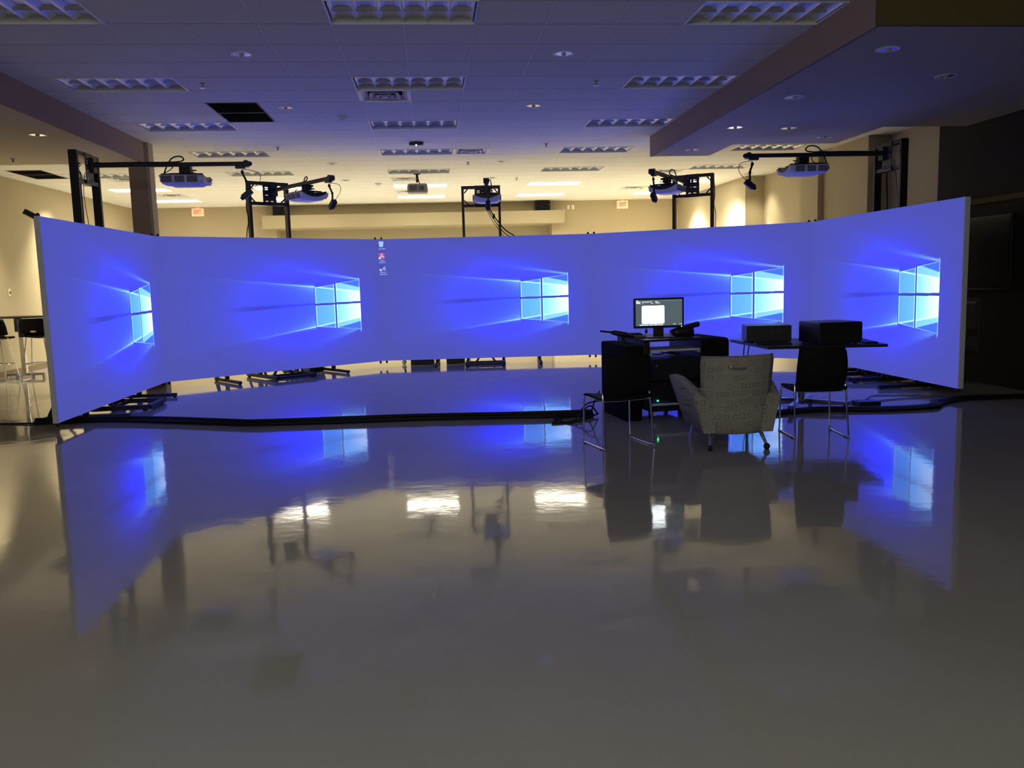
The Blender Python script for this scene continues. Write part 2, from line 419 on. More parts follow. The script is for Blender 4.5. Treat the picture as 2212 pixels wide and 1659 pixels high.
def make_grille(x, y, lab):
    i, j = cell_of(x, y); holes.update({(i, j), (i, j + 1)})
    cx_, cy_ = cell_c(i, j); t = thing('return_grille', lab, 'vent', (cx_, cy_ + TILE / 2, CE), group='dark return air grilles')
    a = TILE / 2
    f = MB()
    for s in (-1, 0, 1): f.box(-a, s * (TILE - .012) - .01, -.003, a, s * (TILE - .012) + .01, .01)
    for s in (-1, 1): f.box(s * (a - .008) - .008, -TILE, -.003, s * (a - .008) + .008, TILE, .01)
    f.build('frame', M['grille'], t)
    g_ = MB()
    for k in range(56): 
        yy = -TILE + .02 + k * (2 * TILE - .04) / 55
        g_.quad((-a, yy, .002), (a, yy, .002), (a, yy + .012, .014), (-a, yy + .012, .014))
    g_.build('slats', M['grille'], t, recalc=False)
    MB().box(-a, -TILE, .08, a, TILE, .1).build('duct_box', M['void'], t)
make_grille(-2.3, 10.8, 'dark two tile return grille in the bluish ceiling left of the middle lights')
make_grille(-7.1, 16.2, 'dark return grille in the tan ceiling close to the left wall')

# the tiled ceiling itself, cut open under those fixtures
mb = MB()
xs = [XL - .1] + [GX + k * TILE for k in range(-12, 13)] + [8.3]
ys = [YF - .1] + [GY + k * TILE for k in range(-18, 29)] + [24.4]
for a, b_ in zip(xs, xs[1:]):
    for c_, d_ in zip(ys, ys[1:]):
        if cell_of((a + b_) / 2, (c_ + d_) / 2) in holes: continue
        mb.quad((a, c_, CE), (a, d_, CE), (b_, d_, CE), (b_, c_, CE))
bmesh.ops.remove_doubles(mb.bm, verts=mb.bm.verts[:], dist=1e-4)
struct(mb.build('ceiling', M['ceiling'], recalc=False))

# round downlights
def make_downlight():
    t = thing('downlight', 'x', 'light', (0, 0, CE), group='small round downlights')
    MB().loft([[Vector((r * math.cos(k * math.pi / 12), r * math.sin(k * math.pi / 12), z)) for k in range(24)] for r, z in ((.105, 0), (.105, -.006), (.086, -.007), (.082, -.002))], cap=False).build('trim_ring', M['ceil_metal'], t)
    MB().loft([[Vector((r * math.cos(k * math.pi / 12), r * math.sin(k * math.pi / 12), z)) for k in range(24)] for r, z in ((.084, -.004), (.07, -.0032), (.05, -.0028), (.03, -.0026))], cap=True).build('reflector', M['can'], t)
    MB().ball((0, 0, -.006), .024, sz=.7).build('bulb', M['lens_off'], t)
    return t
dl = make_downlight()
DLS = [((-1.69, 8.4, CE), 'small round downlight in the ceiling left of the two nearest middle lights'),
       ((1.38, 8.4, CE), 'small round downlight in the ceiling right of the two nearest middle lights'),
       ((-1.69, 10.82, CE), 'small round downlight right of the dark ceiling grille'),
       ((1.38, 10.82, CE), 'small round downlight right of the square vent, in the blue ceiling'),
       ((-1.69, 15.7, CE), 'small round downlight in the tan ceiling left of the fourth middle light'),
       ((1.38, 15.7, CE), 'small round downlight in the tan ceiling above the middle rig'),
       ((-1.69, 18.15, CE), 'small round downlight left of the nearer lit middle light'),
       ((1.38, 18.15, CE), 'small round downlight right of the nearer lit middle light'),
       ((3.97, 7.09, 3.38), 'shiny round downlight nearest the camera under the right soffit'),
       ((5.11, 8.05, 3.38), 'shiny round downlight farthest right under the dark right soffit'),
       ((3.97, 8.94, 3.38), 'round downlight second along the edge of the right soffit'),
       ((3.97, 10.72, 3.38), 'round downlight third along the edge of the right soffit'),
       ((4.72, 10.8, 3.38), 'round downlight set in from the edge, beside the third soffit downlight'),
       ((5.57, 11.55, 3.38), 'round downlight under the right soffit above the far right rig arm'),
       ((3.97, 12.52, 3.38), 'round downlight at the far tip of the right soffit'),
       ((-4.6, 10.75, 3.385), 'round downlight under the tan left soffit')]
for k, (p, lab) in enumerate(DLS):
    if k == 0: dl.location = p; dl['label'] = lab
    else: dup(dl, lab, p)

def small_ceiling(name, prof, mt, p, lab, cat, grp):
    return tag_at(MB().lathe(prof).build(name, mt), p, lab, cat, grp)
def tag_at(o, p, lab, cat, grp):
    o.location = p; return tag(o, lab, cat, grp)
for p, lab in (((-1.06, 11.4, CE), 'white smoke detector in the blue ceiling left of the third middle light'), ((-1.05, 18.8, CE), 'small smoke detector in the tan ceiling left of the lit middle lights')):
    small_ceiling('smoke_detector', ((.07, 0), (.07, -.015), (.055, -.03), (.03, -.05), (.01, -.055)), M['white_plastic'], p, lab, 'smoke detector', 'smoke detectors')
for p, lab in (((-2.35, 9.55, CE), 'tiny sprinkler head beside the second left ceiling light'), ((1.93, 9.54, CE), 'tiny sprinkler head left of the second right ceiling light'),
               ((-2.31, 13.8, CE), 'tiny dark sprinkler head between the left and middle ceiling lights'), ((1.95, 13.8, CE), 'tiny dark sprinkler head left of the fourth right ceiling light'),
               ((.77, 15.75, CE), 'tiny sprinkler head in the tan ceiling behind the fourth middle light'), ((1.92, 18.2, CE), 'tiny sprinkler head left of the lit right ceiling lights'),
               ((-5.75, 12.6, 3.385), 'sprinkler head under the tan left soffit')):
    small_ceiling('ceiling_sprinkler', ((.035, .006), (.035, -.006), (.012, -.01), (.012, -.04), (.03, -.045), (.03, -.05)), M['steel'], p, lab, 'sprinkler', 'sprinkler heads')

# ------------------------------------------------------------------ on the back wall and ceiling
def exit_sign(x0, x1, z0, z1, y, lab):
    t = thing('exit_sign', lab, 'sign', ((x0 + x1) / 2, y, z0), group='exit signs')
    w, h = x1 - x0, z1 - z0
    MB().box(-w / 2, -.05, 0, w / 2, .05, h, .008).build('housing', M['exit_face'], t)
    text('lettering', 'EXIT', .155, M['exit_red'], t, (0, -.0515, h * .5), (R(90), 0, 0), sx=.62, bold=.004)
    MB().box(-.06, -.02, h, .06, .02, CE - z0).build('bracket', M['plate'], t)
exit_sign(-6.3, -6.0, 3.455, 3.66, 23.545, 'lit EXIT sign under the ceiling at the left, beside the taupe column')
exit_sign(5.30, 5.61, 3.44, 3.66, 23.545, 'lit EXIT sign under the ceiling to the right of the right wall speaker')
def speaker(x0, x1, lab):
    t = thing('wall_speaker', lab, 'speaker', ((x0 + x1) / 2, 23.37, 3.405), group='wall speakers')
    w = x1 - x0
    MB().box(-w / 2, -.13, 0, w / 2, .13, .27, .02).build('cabinet', M['black_plastic'], t)
    MB().box(-w / 2 + .02, -.142, .02, w / 2 - .02, -.128, .25, .006).build('speaker_grille', M['vent_grey'] if 0 else M['black_fabric'], t)
    MB().ball((w * .38, -.142, .16), .012).build('badge', M['steel'], t)
speaker(-4.14, -3.77, 'black speaker on the left end of the back wall ledge')
speaker(2.95, 3.37, 'black speaker on the right end of the back wall ledge')
for x, lab in ((3.925, 'dim wall plate beside the brighter one, right of the right speaker'), (4.045, 'bright pale wall plate between right speaker and EXIT sign')):
    t = tag(MB().box(x - .045, 23.57, 3.45, x + .045, 23.6, 3.575, .006).build('wall_plate', M['plate']), lab, 'wall plate', 'wall plates on the back wall')
t = thing('light_switch', 'small wall switch on the tan left wall above the bar stools', 'switch', (XL, 16.55, 1.54))
MB().box(0, -.045, -.07, .012, .045, .07, .004).build('plate', M['plate'], t)
MB().box(.012, -.012, -.025, .03, .012, .02, .004).build('toggle', M['tan_item'], t)

t = thing('ceiling_projector', 'grey projector hanging on a black pole from the ceiling at the back', 'projector', (-.19, 17.3, CE))
MB().cyl((0, 0, 0), (0, 0, -.012), .07).cyl((0, 0, -.01), (0, 0, -.17), .026).build('pole', M['black'], t)
MB().box(-.205, -.15, -.385, .205, .15, -.21, .03).build('body', mat('grey projector shell', (.35, .35, .33), .5), t)
MB().box(-.16, -.158, -.345, -.01, -.145, -.235, .01).box(0.02, -.158, -.34, .14, -.145, -.25, .01).build('connector_panel', M['vent_grey'], t)
MB().bar((-.17, 0, -.2), (.17, 0, -.2), .05, .014).bar((-.16, 0, -.2), (-.12, 0, -.215), .03, .02).bar((.16, 0, -.2), (.12, 0, -.215), .03, .02).build('mount', M['black'], t)
MB().tube([(.02, -.02, -.1), (.05, -.1, -.2), (.09, -.165, -.27), (.1, -.165, -.33)], .008).build('cable', M['cable'], t)
t = thing('ceiling_sensor', 'small dark box with a white pilot lamp on the ceiling above the middle rig', 'device', (-.14, 13.45, CE))
MB().box(-.11, -.06, -.055, .11, .06, -.012, .012).box(-.03, -.03, -.014, .03, .03, 0).build('housing', M['black_plastic'], t)
MB().ball((0, -.055, -.06), .012).build('pilot_lamp', M['white_led'], t)

# ------------------------------------------------------------------ the five projection screens
PL = [(-4.040, 9.294), (-4.061, 13.079), (-0.905, 15.372), (2.908, 15.073), (6.085, 13.007), (6.060, 9.102)]
SW, Z0, Z1 = 3.845, .115, 2.3075
PLACE = ['far left', 'second from the left', 'middle', 'second from the right', 'far right']
def picture_colour(s, t):
    """wallpaper on a dark blue ground: a glowing four pane window with light rays running left"""
    E = math.exp
    def sm(a, b, x):
        q = max(0.0, min(1.0, (x - a) / (b - a))); return q * q * (3 - 2 * q)
    xl, xm, xr = .663, .762, .889
    dx = (s - .60) / (.30 if s < .6 else .27); dy = (t - .475) / .34
    gl = E(-(dx * dx + dy * dy) * 1.5)
    edge = .5 + .5 * sm(0, .1, min(s, 1 - s, t * .57, (1 - t) * .57))
    r, g_, b = .074, .084, .44
    k = gl
    r += -.018 * k; g_ += -.022 * k; b += .46 * E(-(dx * dx + dy * dy) * .9) + 2.5 * E(-(dx * dx + dy * dy) * 2.7)
    b *= .9 + .1 * edge
    # cone of light left of the window
    if s < xl:
        d = xl - s
        yt, yb = .627 + d * .17, .319 - d * .235
        ins = sm(0, .012, yt - t) * sm(0, .012, t - yb)
        a = ins * E(-d / .17)
        r += .012 * a; g_ += .07 * a; b += .9 * a
        cy = .497 - d * .06; wd = .010 + d * .035
        band = sm(0, .008, wd - abs(t - cy)) * sm(.22, .42, s)
        r += (.045 - r) * band * .8; g_ += (.05 - g_) * band * .8; b += (.34 + .28 * sm(.4, .66, s) - b) * band * .85
        for y0, sg in ((yt, 1), (yb, -1)):
            q = (t - y0) * sg
            w = .004 + d * .01
            ln = E(-(q / w) ** 2) * E(-d / .085) + (.14 if sg > 0 else .07) * E(-(q / .005) ** 2) * E(-d / .22)
            soft = E(-max(0, -q) / .035) * E(-d / .07) * (1 if q < 0 else E(-q / .008))
            a = ln + .45 * soft
            r += .30 * a; g_ += .85 * a; b += 1.2 * a
    # upper cone from the right corners
    if s < xr:
        d = xr - s
        yu = .678 + d * .52; yd = .678 + d * .22 if d > .0 else .678
        wl = t - (.678 + d * .27)
        a = E(-(wl / (.005 + d * .045)) ** 2) * E(-d / .085)
        top = .640 + (s - xm) * .30
        star = E(-((s - xr) / .006) ** 2 - ((t - .678) / .010) ** 2) + E(-((s - xr) / .006) ** 2 - ((t - .276) / .010) ** 2)
        r += .5 * star; g_ += 1.0 * star; b += 1.0 * star
        if t > top - .004: 
            r += .22 * a; g_ += .62 * a; b += .8 * a
        fan = sm(0, .02, t - (.64 + max(0, xm - s) * .12)) * sm(0, .05, yu - t) * E(-d / .28) * sm(.0, .03, t - top)
        b += .5 * fan; g_ += .012 * fan
        bot = .298 - (s - xm) * .173
        a = sm(0, .006, bot - t + .004) * sm(0, .02, t - (.276 - d * .55)) * E(-d / .055)
        r += .12 * a; g_ += .42 * a; b += .7 * a
    # the window
    if xl - .004 < s < xr + .004:
        f = (s - xl) / (xr - xl)
        top = .627 + .051 * f; bot = .319 - .043 * f
        if s < xm: top -= .004
        if bot - .004 < t < top + .004:
            gapv = abs(s - (xm + .0)) < .0042
            gaph = abs(t - .490 - .006 * f) < .0085
            if not gapv and not gaph and xl < s < xr and bot < t < top:
                up = t > .49
                lineB = .627 - .045 * f if up else .319 + .056 * f
                fa = (s - xm) / (xr - xm)
                lineA = (.665 - .050 * fa) if up else (.300 + .044 * fa)
                inB = (t < lineB) if up else (t > lineB)
                if s < xm:
                    if inB: r, g_, b = .13 + .10 * f, .46 + .28 * f, 2.2
                    else: r, g_, b = .09, .28, 1.5
                else:
                    inA = (t < lineA) if up else (t > lineA)
                    if inB:
                        q = sm(.45, 1.0, f); r, g_, b = .30 + .65 * q, .90 + .45 * q, 2.6
                    elif inA: r, g_, b = .24 + .08 * fa, .68 + .16 * fa, 2.2
                    else: r, g_, b = .07, .18, 1.1
                a = E(-(abs(t - lineB) / .004) ** 2) * .9
                for q in (s - xl, abs(s - xm) - .0042, xr - s): a += .85 * E(-(q / .0030) ** 2)
                a += .55 * E(-((top - t) / .0032) ** 2) + .55 * E(-((t - bot) / .0032) ** 2)
                a += .30 * E(-((abs(t - .490 - .006 * f) - .0085) / .003) ** 2) * (.5 + f)
                a = min(a, 1.2)
                r += .55 * a; g_ += 1.0 * a; b += 1.0 * a
            else:
                r, g_, b = .055, .07, .55
    return (r, g_, b, 1.0)
def lin(a, b, st):
    n = max(1, round((b - a) / st)); return [a + (b - a) * k / n for k in range(n)]
S_ = lin(0, .55, .0125) + lin(.55, .645, .005) + lin(.645, .90, .0021) + lin(.90, 1, .0125) + [1.0]
T_ = lin(0, .26, .016) + lin(.26, .335, .0021) + lin(.335, .475, .004) + lin(.475, .51, .0022) + lin(.51, .60, .004) + lin(.60, .69, .0021) + lin(.69, .74, .005) + lin(.74, 1, .014) + [1.0]
sm_ = bpy.data.meshes.new('picture_surface')
verts = [((s - .5) * SW, 0, Z0 + t * (Z1 - Z0)) for t in T_ for s in S_]
nS = len(S_)
sm_.from_pydata(verts, [], [(j * nS + i, j * nS + i + 1, (j + 1) * nS + i + 1, (j + 1) * nS + i) for j in range(len(T_) - 1) for i in range(nS - 1)])
ca = sm_.color_attributes.new('picture', 'FLOAT_COLOR', 'POINT')
ca.data.foreach_set('color', [c for t in T_ for s in S_ for c in picture_colour(s, t)])
sm_.materials.append(M['picture'])

def make_screen():
    t = thing('projection_screen', 'x', 'projection screen', (0, 0, 0), group='ring of five projection screens')
    o = bpy.data.objects.new('picture_surface', sm_); COL.objects.link(o); o.parent = t
    w = SW / 2
    MB().box(-w, .004, Z1 - .05, w, .055, Z1).box(-w, .004, Z0, w, .055, Z0 + .05).box(-w + .002, .004, Z0 + .05, -w + .05, .055, Z1 - .05).box(w - .05, .004, Z0 + .05, w - .002, .055, Z1 - .05).build('frame', M['black'], t)
    MB().box(-w + .05, .010, Z0 + .05, w - .05, .016, Z1 - .05).build('backing', M['black_fabric'], t)
    for x in (-.95, .95):
        MB().box(x - .025, .06, .03, x + .025, .12, Z1 - .04).build('leg', M['black'], t)
        f = MB().box(x - .025, -.42, .012, x + .025, .55, .055)
        f.bar((x, .11, .80), (x, .50, .05), .045)
        for y in (-.39, .52): f.cyl((x, y, 0), (x, y, .014), .022)
        f.build('foot', M['black'], t)
    for x in (-w + .05, w - .05):
        for z in (Z1 + .012, Z0 - .02):
            MB().ball((x, .03, z), .022, sz=1.1, seg=10).cyl((x, .03, z - .03), (x, .03, z + .01), .010).build('clamp_knob', M['black_plastic'], t)
    return t
screen = make_screen(); screens = []
for k in range(5):
    (x0, y0), (x1, y1) = PL[k], PL[k + 1]
    L = math.hypot(x1 - x0, y1 - y0)
    p = ((x0 + x1) / 2, (y0 + y1) / 2, 0); rz = math.atan2(y1 - y0, x1 - x0)
    lab = f'{PLACE[k]} tall blue projection screen showing a glowing four pane window'
    if k == 0: s = screen; s.location = p; s.rotation_euler = (0, 0, rz); s['label'] = lab
    else: s = dup(screen, lab, p, rz)
    s.scale = (L / SW, 1, 1); screens.append(s)
w = SW / 2
MB().box(-w - .012, -.004, Z0, -w + .002, .05, Z1).build('edge_strip', M['screen_edge'], screens[0], 'pale wrapped side edge')
MB().box(w - .002, -.004, Z0, w + .012, .055, Z1).build('edge_strip', M['screen_edge'], screens[4], 'pale wrapped side edge')
MB().bar((-w + .02, .05, Z1 - .005), (-w - .03, .13, Z1 + .05), .06, .05).build('corner_bracket', M['black'], screens[0])
MB().bar((w - .02, .05, Z1 - .005), (w + .01, .15, Z1 - .01), .035, .03).build('corner_bracket', M['black'], screens[4])
# desktop icons at the left edge of the middle picture
sc3 = screens[2]
ix = -w + .045
def on_screen(name, pts, mt, parent, y=-.003):
    mb_ = MB(); mb_.bm.faces.new([mb_.bm.verts.new((a, y, b)) for a, b in pts]); return mb_.build(name, mt, parent)
zi = Z1 - .085
on_screen('bin_icon', [(ix - .045, zi + .045), (ix + .045, zi + .045), (ix + .032, zi - .045), (ix - .0, zi - .056), (ix - .032, zi - .045)], M['icon_blue'], sc3)
text('icon_caption', 'Recycle Bin', .03, M['icon_white'], sc3, (ix, -.004, zi - .085), (R(90), 0, 0))
zi -= .215
q = on_screen('reader_icon', [(ix - .05, zi - .05), (ix + .05, zi - .05), (ix + .05, zi + .05), (ix - .05, zi + .05)], M['icon_red'], sc3)
mbk = MB()
for a in (90, 210, 330): mbk.bar((ix + .004, -.005, zi), (ix + .004 + .05 * math.cos(R(a)), -.005, zi + .05 * math.sin(R(a))), .002, .011, up=(0, -1, 0)) if 0 else mbk.quad(*[(ix + .004 + u_ * math.cos(R(a)) - v_ * math.sin(R(a)), -.005, zi + u_ * math.sin(R(a)) + v_ * math.cos(R(a))) for u_, v_ in ((0, -.006), (.048, -.006), (.048, .006), (0, .006))])
mbk.build('emblem', M['icon_white'], q)
on_screen('shortcut_arrow', [(ix - .055, zi - .055), (ix - .02, zi - .055), (ix - .02, zi - .02), (ix - .055, zi - .02)], M['icon_white'], q, -.006)
text('icon_caption', 'Adobe', .03, M['icon_white'], sc3, (ix + .008, -.004, zi - .082), (R(90), 0, 0))
text('icon_caption', 'Reader XI', .03, M['icon_white'], sc3, (ix + .008, -.004, zi - .115), (R(90), 0, 0))
zi -= .21; ix += .012
q = on_screen('graphics_icon', [(ix - .05, zi - .05), (ix + .05, zi - .05), (ix + .05, zi + .05), (ix - .05, zi + .05)], M['icon_grey'], sc3)
on_screen('emblem', [(ix - .01, zi), (ix + .05, zi + .035), (ix + .05, zi - .05), (ix + .0, zi - .045)], M['icon_lilac'], q, -.005)
on_screen('shortcut_arrow', [(ix - .055, zi - .055), (ix - .02, zi - .055), (ix - .02, zi - .02), (ix - .055, zi - .02)], M['icon_white'], q, -.006)
text('icon_caption', 'GeForce', .03, M['icon_white'], sc3, (ix + .005, -.004, zi - .082), (R(90), 0, 0))
text('icon_caption', 'Experience', .03, M['icon_white'], sc3, (ix + .01, -.004, zi - .115), (R(90), 0, 0))

# ------------------------------------------------------------------ projector rigs (local: +x along the screen, -y towards the room)
AZ = 3.085                                 # arm height
def make_rig():
    t = thing('projector_rig', 'x', 'stand', (0, 0, 0), group='projector rigs behind the screens')
    py = .20
    for x in (-.33, .33):
        MB().box(x - .022, py - .05, .03, x + .022, py + .05, 3.22).build('post', M['black'], t)
        f = MB().box(x - .03, -.45, .02, x + .03, .68, .075)
        for y in (-.4, .63): f.cyl((x, y, 0), (x, y, .025), .028)
        f.build('base_rail', M['black'], t)
        MB().bar((x, py, .62), (x, py + .42, .07), .03).bar((x, py, .36), (x, py - .22, .07), .03).build('brace', M['black'], t)
    MB().box(-.30, -.47, .025, .30, -.40, .07).build('front_bar', M['black'], t)
    MB().bar((-.17, .03, .05), (0, .03, .30), .035).bar((.17, .03, .05), (0, .03, .30), .035).box(-.30, .005, .02, .30, .055, .06).build('cross_brace', M['black'], t)
    MB().box(-.352, py - .045, 3.17, .352, py + .045, 3.222).build('top_bar', M['black'], t)
    MB().box(-.308, py - .04, 2.845, .308, py + .04, 2.895).build('lower_bar', M['black'], t)
    # slotted mounting plate: strips leave the slots open
    pl = MB(); y0_, y1_ = py - .056, py - .048
    X = [-.11, -.07, -.02, .02, .07, .12]
    Zs = [2.84, 2.872, 2.884, 2.902, 2.914, 3.00, 3.012, 3.09, 3.102, 3.122, 3.134, 3.225]
    for i in range(5):
        for j in range(len(Zs) - 1):
            if i in (1, 3) and j in (1, 3, 5, 7, 9): continue
            pl.box(X[i], y0_, Zs[j], X[i + 1], y1_, Zs[j + 1])
    pl.build('mounting_plate', M['black'], t)
    for x, s in ((-.30, 1), (.30, -1)):
        MB().bar((x, py, 3.10), (x + s * .06, py, 3.17), .02).bar((x, py, 2.97), (x + s * .07, py, 2.895), .02).build('corner_gusset', M['black'], t)
    a = MB().box(-.025, -1.78, AZ - .025, .025, py - .05, AZ + .025).box(-.06, py - .10, AZ - .09, .06, py - .05, AZ + .09)
    a.build('arm', M['black'], t)
    MB().cyl((-.045, -1.76, AZ), (.045, -1.76, AZ), .042).ball((0, -1.80, AZ + .0), .03).box(-.03, -1.74, AZ - .06, .03, -1.62, AZ - .02).build('arm_clamp', M['black_plastic'], t)
    MB().tube([(-.06, py + .03, 3.1), (-.1, py + .06, 3.05), (-.14, py, 2.95), (-.12, py + .02, 2.8), (-.1, py + .03, 2.3), (-.12, py + .05, 1.4), (-.1, py + .1, .3)], .009).tube([(-.06, py + .02, 3.08), (-.17, py + .05, 2.98), (-.18, py + .05, 2.7), (-.13, py + .05, 2.2), (-.1, py + .05, 1.0)], .006).tube([(.05, py + .02, 3.0), (.06, py + .06, 2.7), (.2, py + .06, 2.0), (.2, py + .06, 1.0)], .004).build('cable', M['cable'], t)
    MB().tube([(0, .1, AZ + .03), (.02, -.4, AZ + .035), (.02, -.85, AZ + .035), (.03, -.97, AZ + .06), (.05, -.93, AZ + .11), (.07, -.82, AZ + .09), (.08, -.74, AZ - .02), (.08, -.69, AZ - .14), (.07, -.66, AZ - .19), (.05, -.74, AZ - .20)], .009).tube([(.02, -.85, AZ + .03), (-.06, -.84, AZ - .06), (-.08, -.72, AZ - .14), (-.06, -.74, AZ - .19)], .006).build('arm_cable', M['cable'], t)
    return t
def make_projector():
    """short throw projector hanging upside down; front towards -y (the room), origin at the arm"""
    t = thing('projector', 'x', 'projector', (0, 0, 0), group='projectors on the rigs')
    hw, yb, yf = .235, .27, -.27
    zt, zb = -.118, -.252
    # white shell: rings along y, the top dips in a scoop near the front
    nx = 15
    rings = []
    for k in range(13):
        f = k / 12; y = yb + (yf - yb) * f
        r_ = []
        top = []
        for i in range(nx):
            u = -1 + 2 * i / (nx - 1)
            dip = .085 * max(0, (f - .45) / .55) ** 1.2 * (1 - abs(u) ** 2.4) 
            top.append((u * hw * (1 - .03 * f), y, zt - dip - .012 * abs(u) ** 6))
        bot = [(u * hw * .93, y + (.012 if f > .5 else -.012), zb - .0 + .035 * abs(u) ** 5 + (.02 * (f > .9) + .02 * (f < .1))) for u in [1 - 2 * i / (nx - 1) for i in range(nx)]]
        rings.append([Vector(p) for p in top + bot])
    MB().loft(rings).build('body', M['white_plastic'], t)
    # dark optics bay that fills the scoop
    d = MB()
    rr = []
    for k in range(8):
        f = .42 + .55 * k / 7; y = yb + (yf - yb) * f
        r_ = []
        for i in range(11):
            u = -1 + 2 * i / 10
            r_.append(Vector((u * hw * .86, y, zt + .006 - .03 * max(0, (f - .6) / .4) * (1 - u * u))))
        for i in range(11):
            u = 1 - 2 * i / 10
            dip = .085 * max(0, (f - .45) / .55) ** 1.2 * (1 - abs(u * .86) ** 2.4)
            r_.append(Vector((u * hw * .86, y - (.004 if k == 7 else 0), zt - dip - .004)))
        rr.append(r_)
    d.loft(rr).box(-hw * .8, .02, zt - .01, hw * .8, yb - .01, zt + .012, .006).build('optics_bay', M['black_plastic'], t)
    for s in (-1, 1):
        v = MB()
        for y0_, y1_ in ((.12, .25), (-.03, .085), (-.19, -.065)): v.box(s * hw * .955 - .012, y0_, zt - .10, s * hw * .955 + .012, y1_, zt - .022, .003)
        v.build('side_vent', M['vent_grey'], t)
    mt = MB().box(-.05, -.07, -.08, .05, .07, -.0).box(-.09, -.05, -.03, .09, .05, -.0).cyl((0, 0, -.07), (0, 0, -.10), .045).box(-.11, -.11, -.108, .11, .11, -.095)
    for sx in (-1, 1):
        for sy in (-1, 1): mt.bar((sx * .05, sy * .05, -.095), (sx * .17, sy * .16, -.113), .03, .02)
    mt.cyl((-.10, -.06, -.06), (.10, -.06, -.06), .010).cyl((0, -.13, -.05), (0, .02, -.05), .008)
    mt.build('mount', M['black'], t)
    return t
def make_cam():
    t = thing('tracking_camera', 'x', 'camera', (0, 0, 0), group='small cameras hanging from the rig arms')
    MB().tube([(0, 0, -.02), (.0, .0, -.06), (.02, -.04, -.16), (.02, -.035, -.27)], .014, smooth=3).ball((0, 0, -.05), .022).ball((.02, -.04, -.16), .02).build('elbow_arm', M['black'], t)
    m_ = Matrix.Translation((.02, -.04, -.32)) @ Matrix.Rotation(R(-38), 4, 'X')
    MB().box(-.04, -.075, -.035, .04, .075, .035, .01, m_).build('body', M['black_plastic'], t)
    MB()._add(bmesh_cyl(.024, .03), m_ @ Matrix.Translation((0, .085, 0)) @ Matrix.Rotation(R(90), 4, 'X')).build('lens', M['tv'], t)
    MB().tube([(.0, .0, -.01), (.02, -.1, -.02), (.06, -.2, -.06), (.06, -.2, -.16), (.03, -.1, -.26)], .004).build('cable', M['cable'], t)
    return t
def bmesh_cyl(r, h):
    b = bmesh.new(); bmesh.ops.create_cone(b, cap_ends=True, segments=14, radius1=r, radius2=r, depth=h); return b
rig, prj, cam = make_rig(), make_projector(), make_cam()
RIG = ['left rig with a long arm over the far left screen', 'rig behind the second screen from the left', 'rig behind the middle screen', 'rig behind the second screen from the right', 'right rig with a long arm over the far right screen']
for k in range(5):
    (x0, y0), (x1, y1) = PL[k], PL[k + 1]
    rz = math.atan2(y1 - y0, x1 - x0); mw = Matrix.Rotation(rz, 4, 'Z')
    mid = Vector(((x0 + x1) / 2, (y0 + y1) / 2, 0))
    off = [0, 0, -.03, -.06, 0][k]
    p = mid + mw @ Vector((off - .02, 0, 0))
    lab = ['tall black projector rig behind the far left screen', 'black projector rig behind the second screen from the left', 'black projector rig rising behind the middle screen', 'black projector rig behind the second screen from the right', 'tall black projector rig behind the far right screen'][k]
    pp = p + mw @ Vector((0, -1.0, AZ - .025)); pc = p + mw @ Vector((0, -1.70, AZ - .06))
    pl_ = f"white projector hanging upside down on the {['far left rig', 'rig second from the left', 'middle rig', 'rig second from the right', 'far right rig'][k]}"
    cl_ = f"small black camera hanging from the arm tip of the {['far left rig', 'rig second from the left', 'middle rig', 'rig second from the right', 'far right rig'][k]}"
    aoff = (.08, .07, .12, -.09, -.08)[k]; ax = mw @ Vector((aoff, 0, 0)); pp += ax; pc += ax
    if k == 0:
        for o, q, l_ in ((rig, p, lab), (prj, pp, pl_), (cam, pc, cl_)):
            o.location = q; o.rotation_euler = (0, 0, rz); o['label'] = l_
    else:
        rg = dup(rig, lab, p, rz); dup(prj, pl_, pp, rz); dup(cam, cl_, pc, rz)

    rg = rig if k == 0 else rg
    for ch in list(rg.children):
        nm = ch.name.split('.')[0]
        if nm in ('arm', 'arm_clamp', 'arm_cable'): ch.location.x = aoff
        if nm == 'cable' and k in (1, 2, 3): bpy.data.objects.remove(ch)
    if k == 2: MB().tube([(.10, .26, 2.9), (.22, .34, 2.7), (.42, .45, 2.45), (.75, .6, 2.15), (1.0, .7, 1.2)], .011).tube([(.08, .26, 2.9), (.15, .3, 2.75), (.38, .48, 2.42), (.70, .6, 2.12), (.9, .7, 1.2)], .008).tube([(.05, .26, 2.9), (.2, .35, 2.6), (.45, .5, 2.2), (.55, .55, 1.6)], .005).ball((.225, .345, 2.69), .022, sz=2).build('cable', M['cable'], rg)
    if k == 1: MB().tube([(-.355, .2, 3.1), (-.375, .22, 2.8), (-.36, .2, 2.6), (-.39, .24, 2.33), (-.36, .22, 1.9)], .008).build('cable', M['cable'], rg)
    if k == 3: MB().tube([(.355, .2, 3.15), (.37, .22, 2.9), (.36, .2, 2.7), (.385, .22, 2.5), (.36, .2, 1.9)], .006).build('cable', M['cable'], rg)
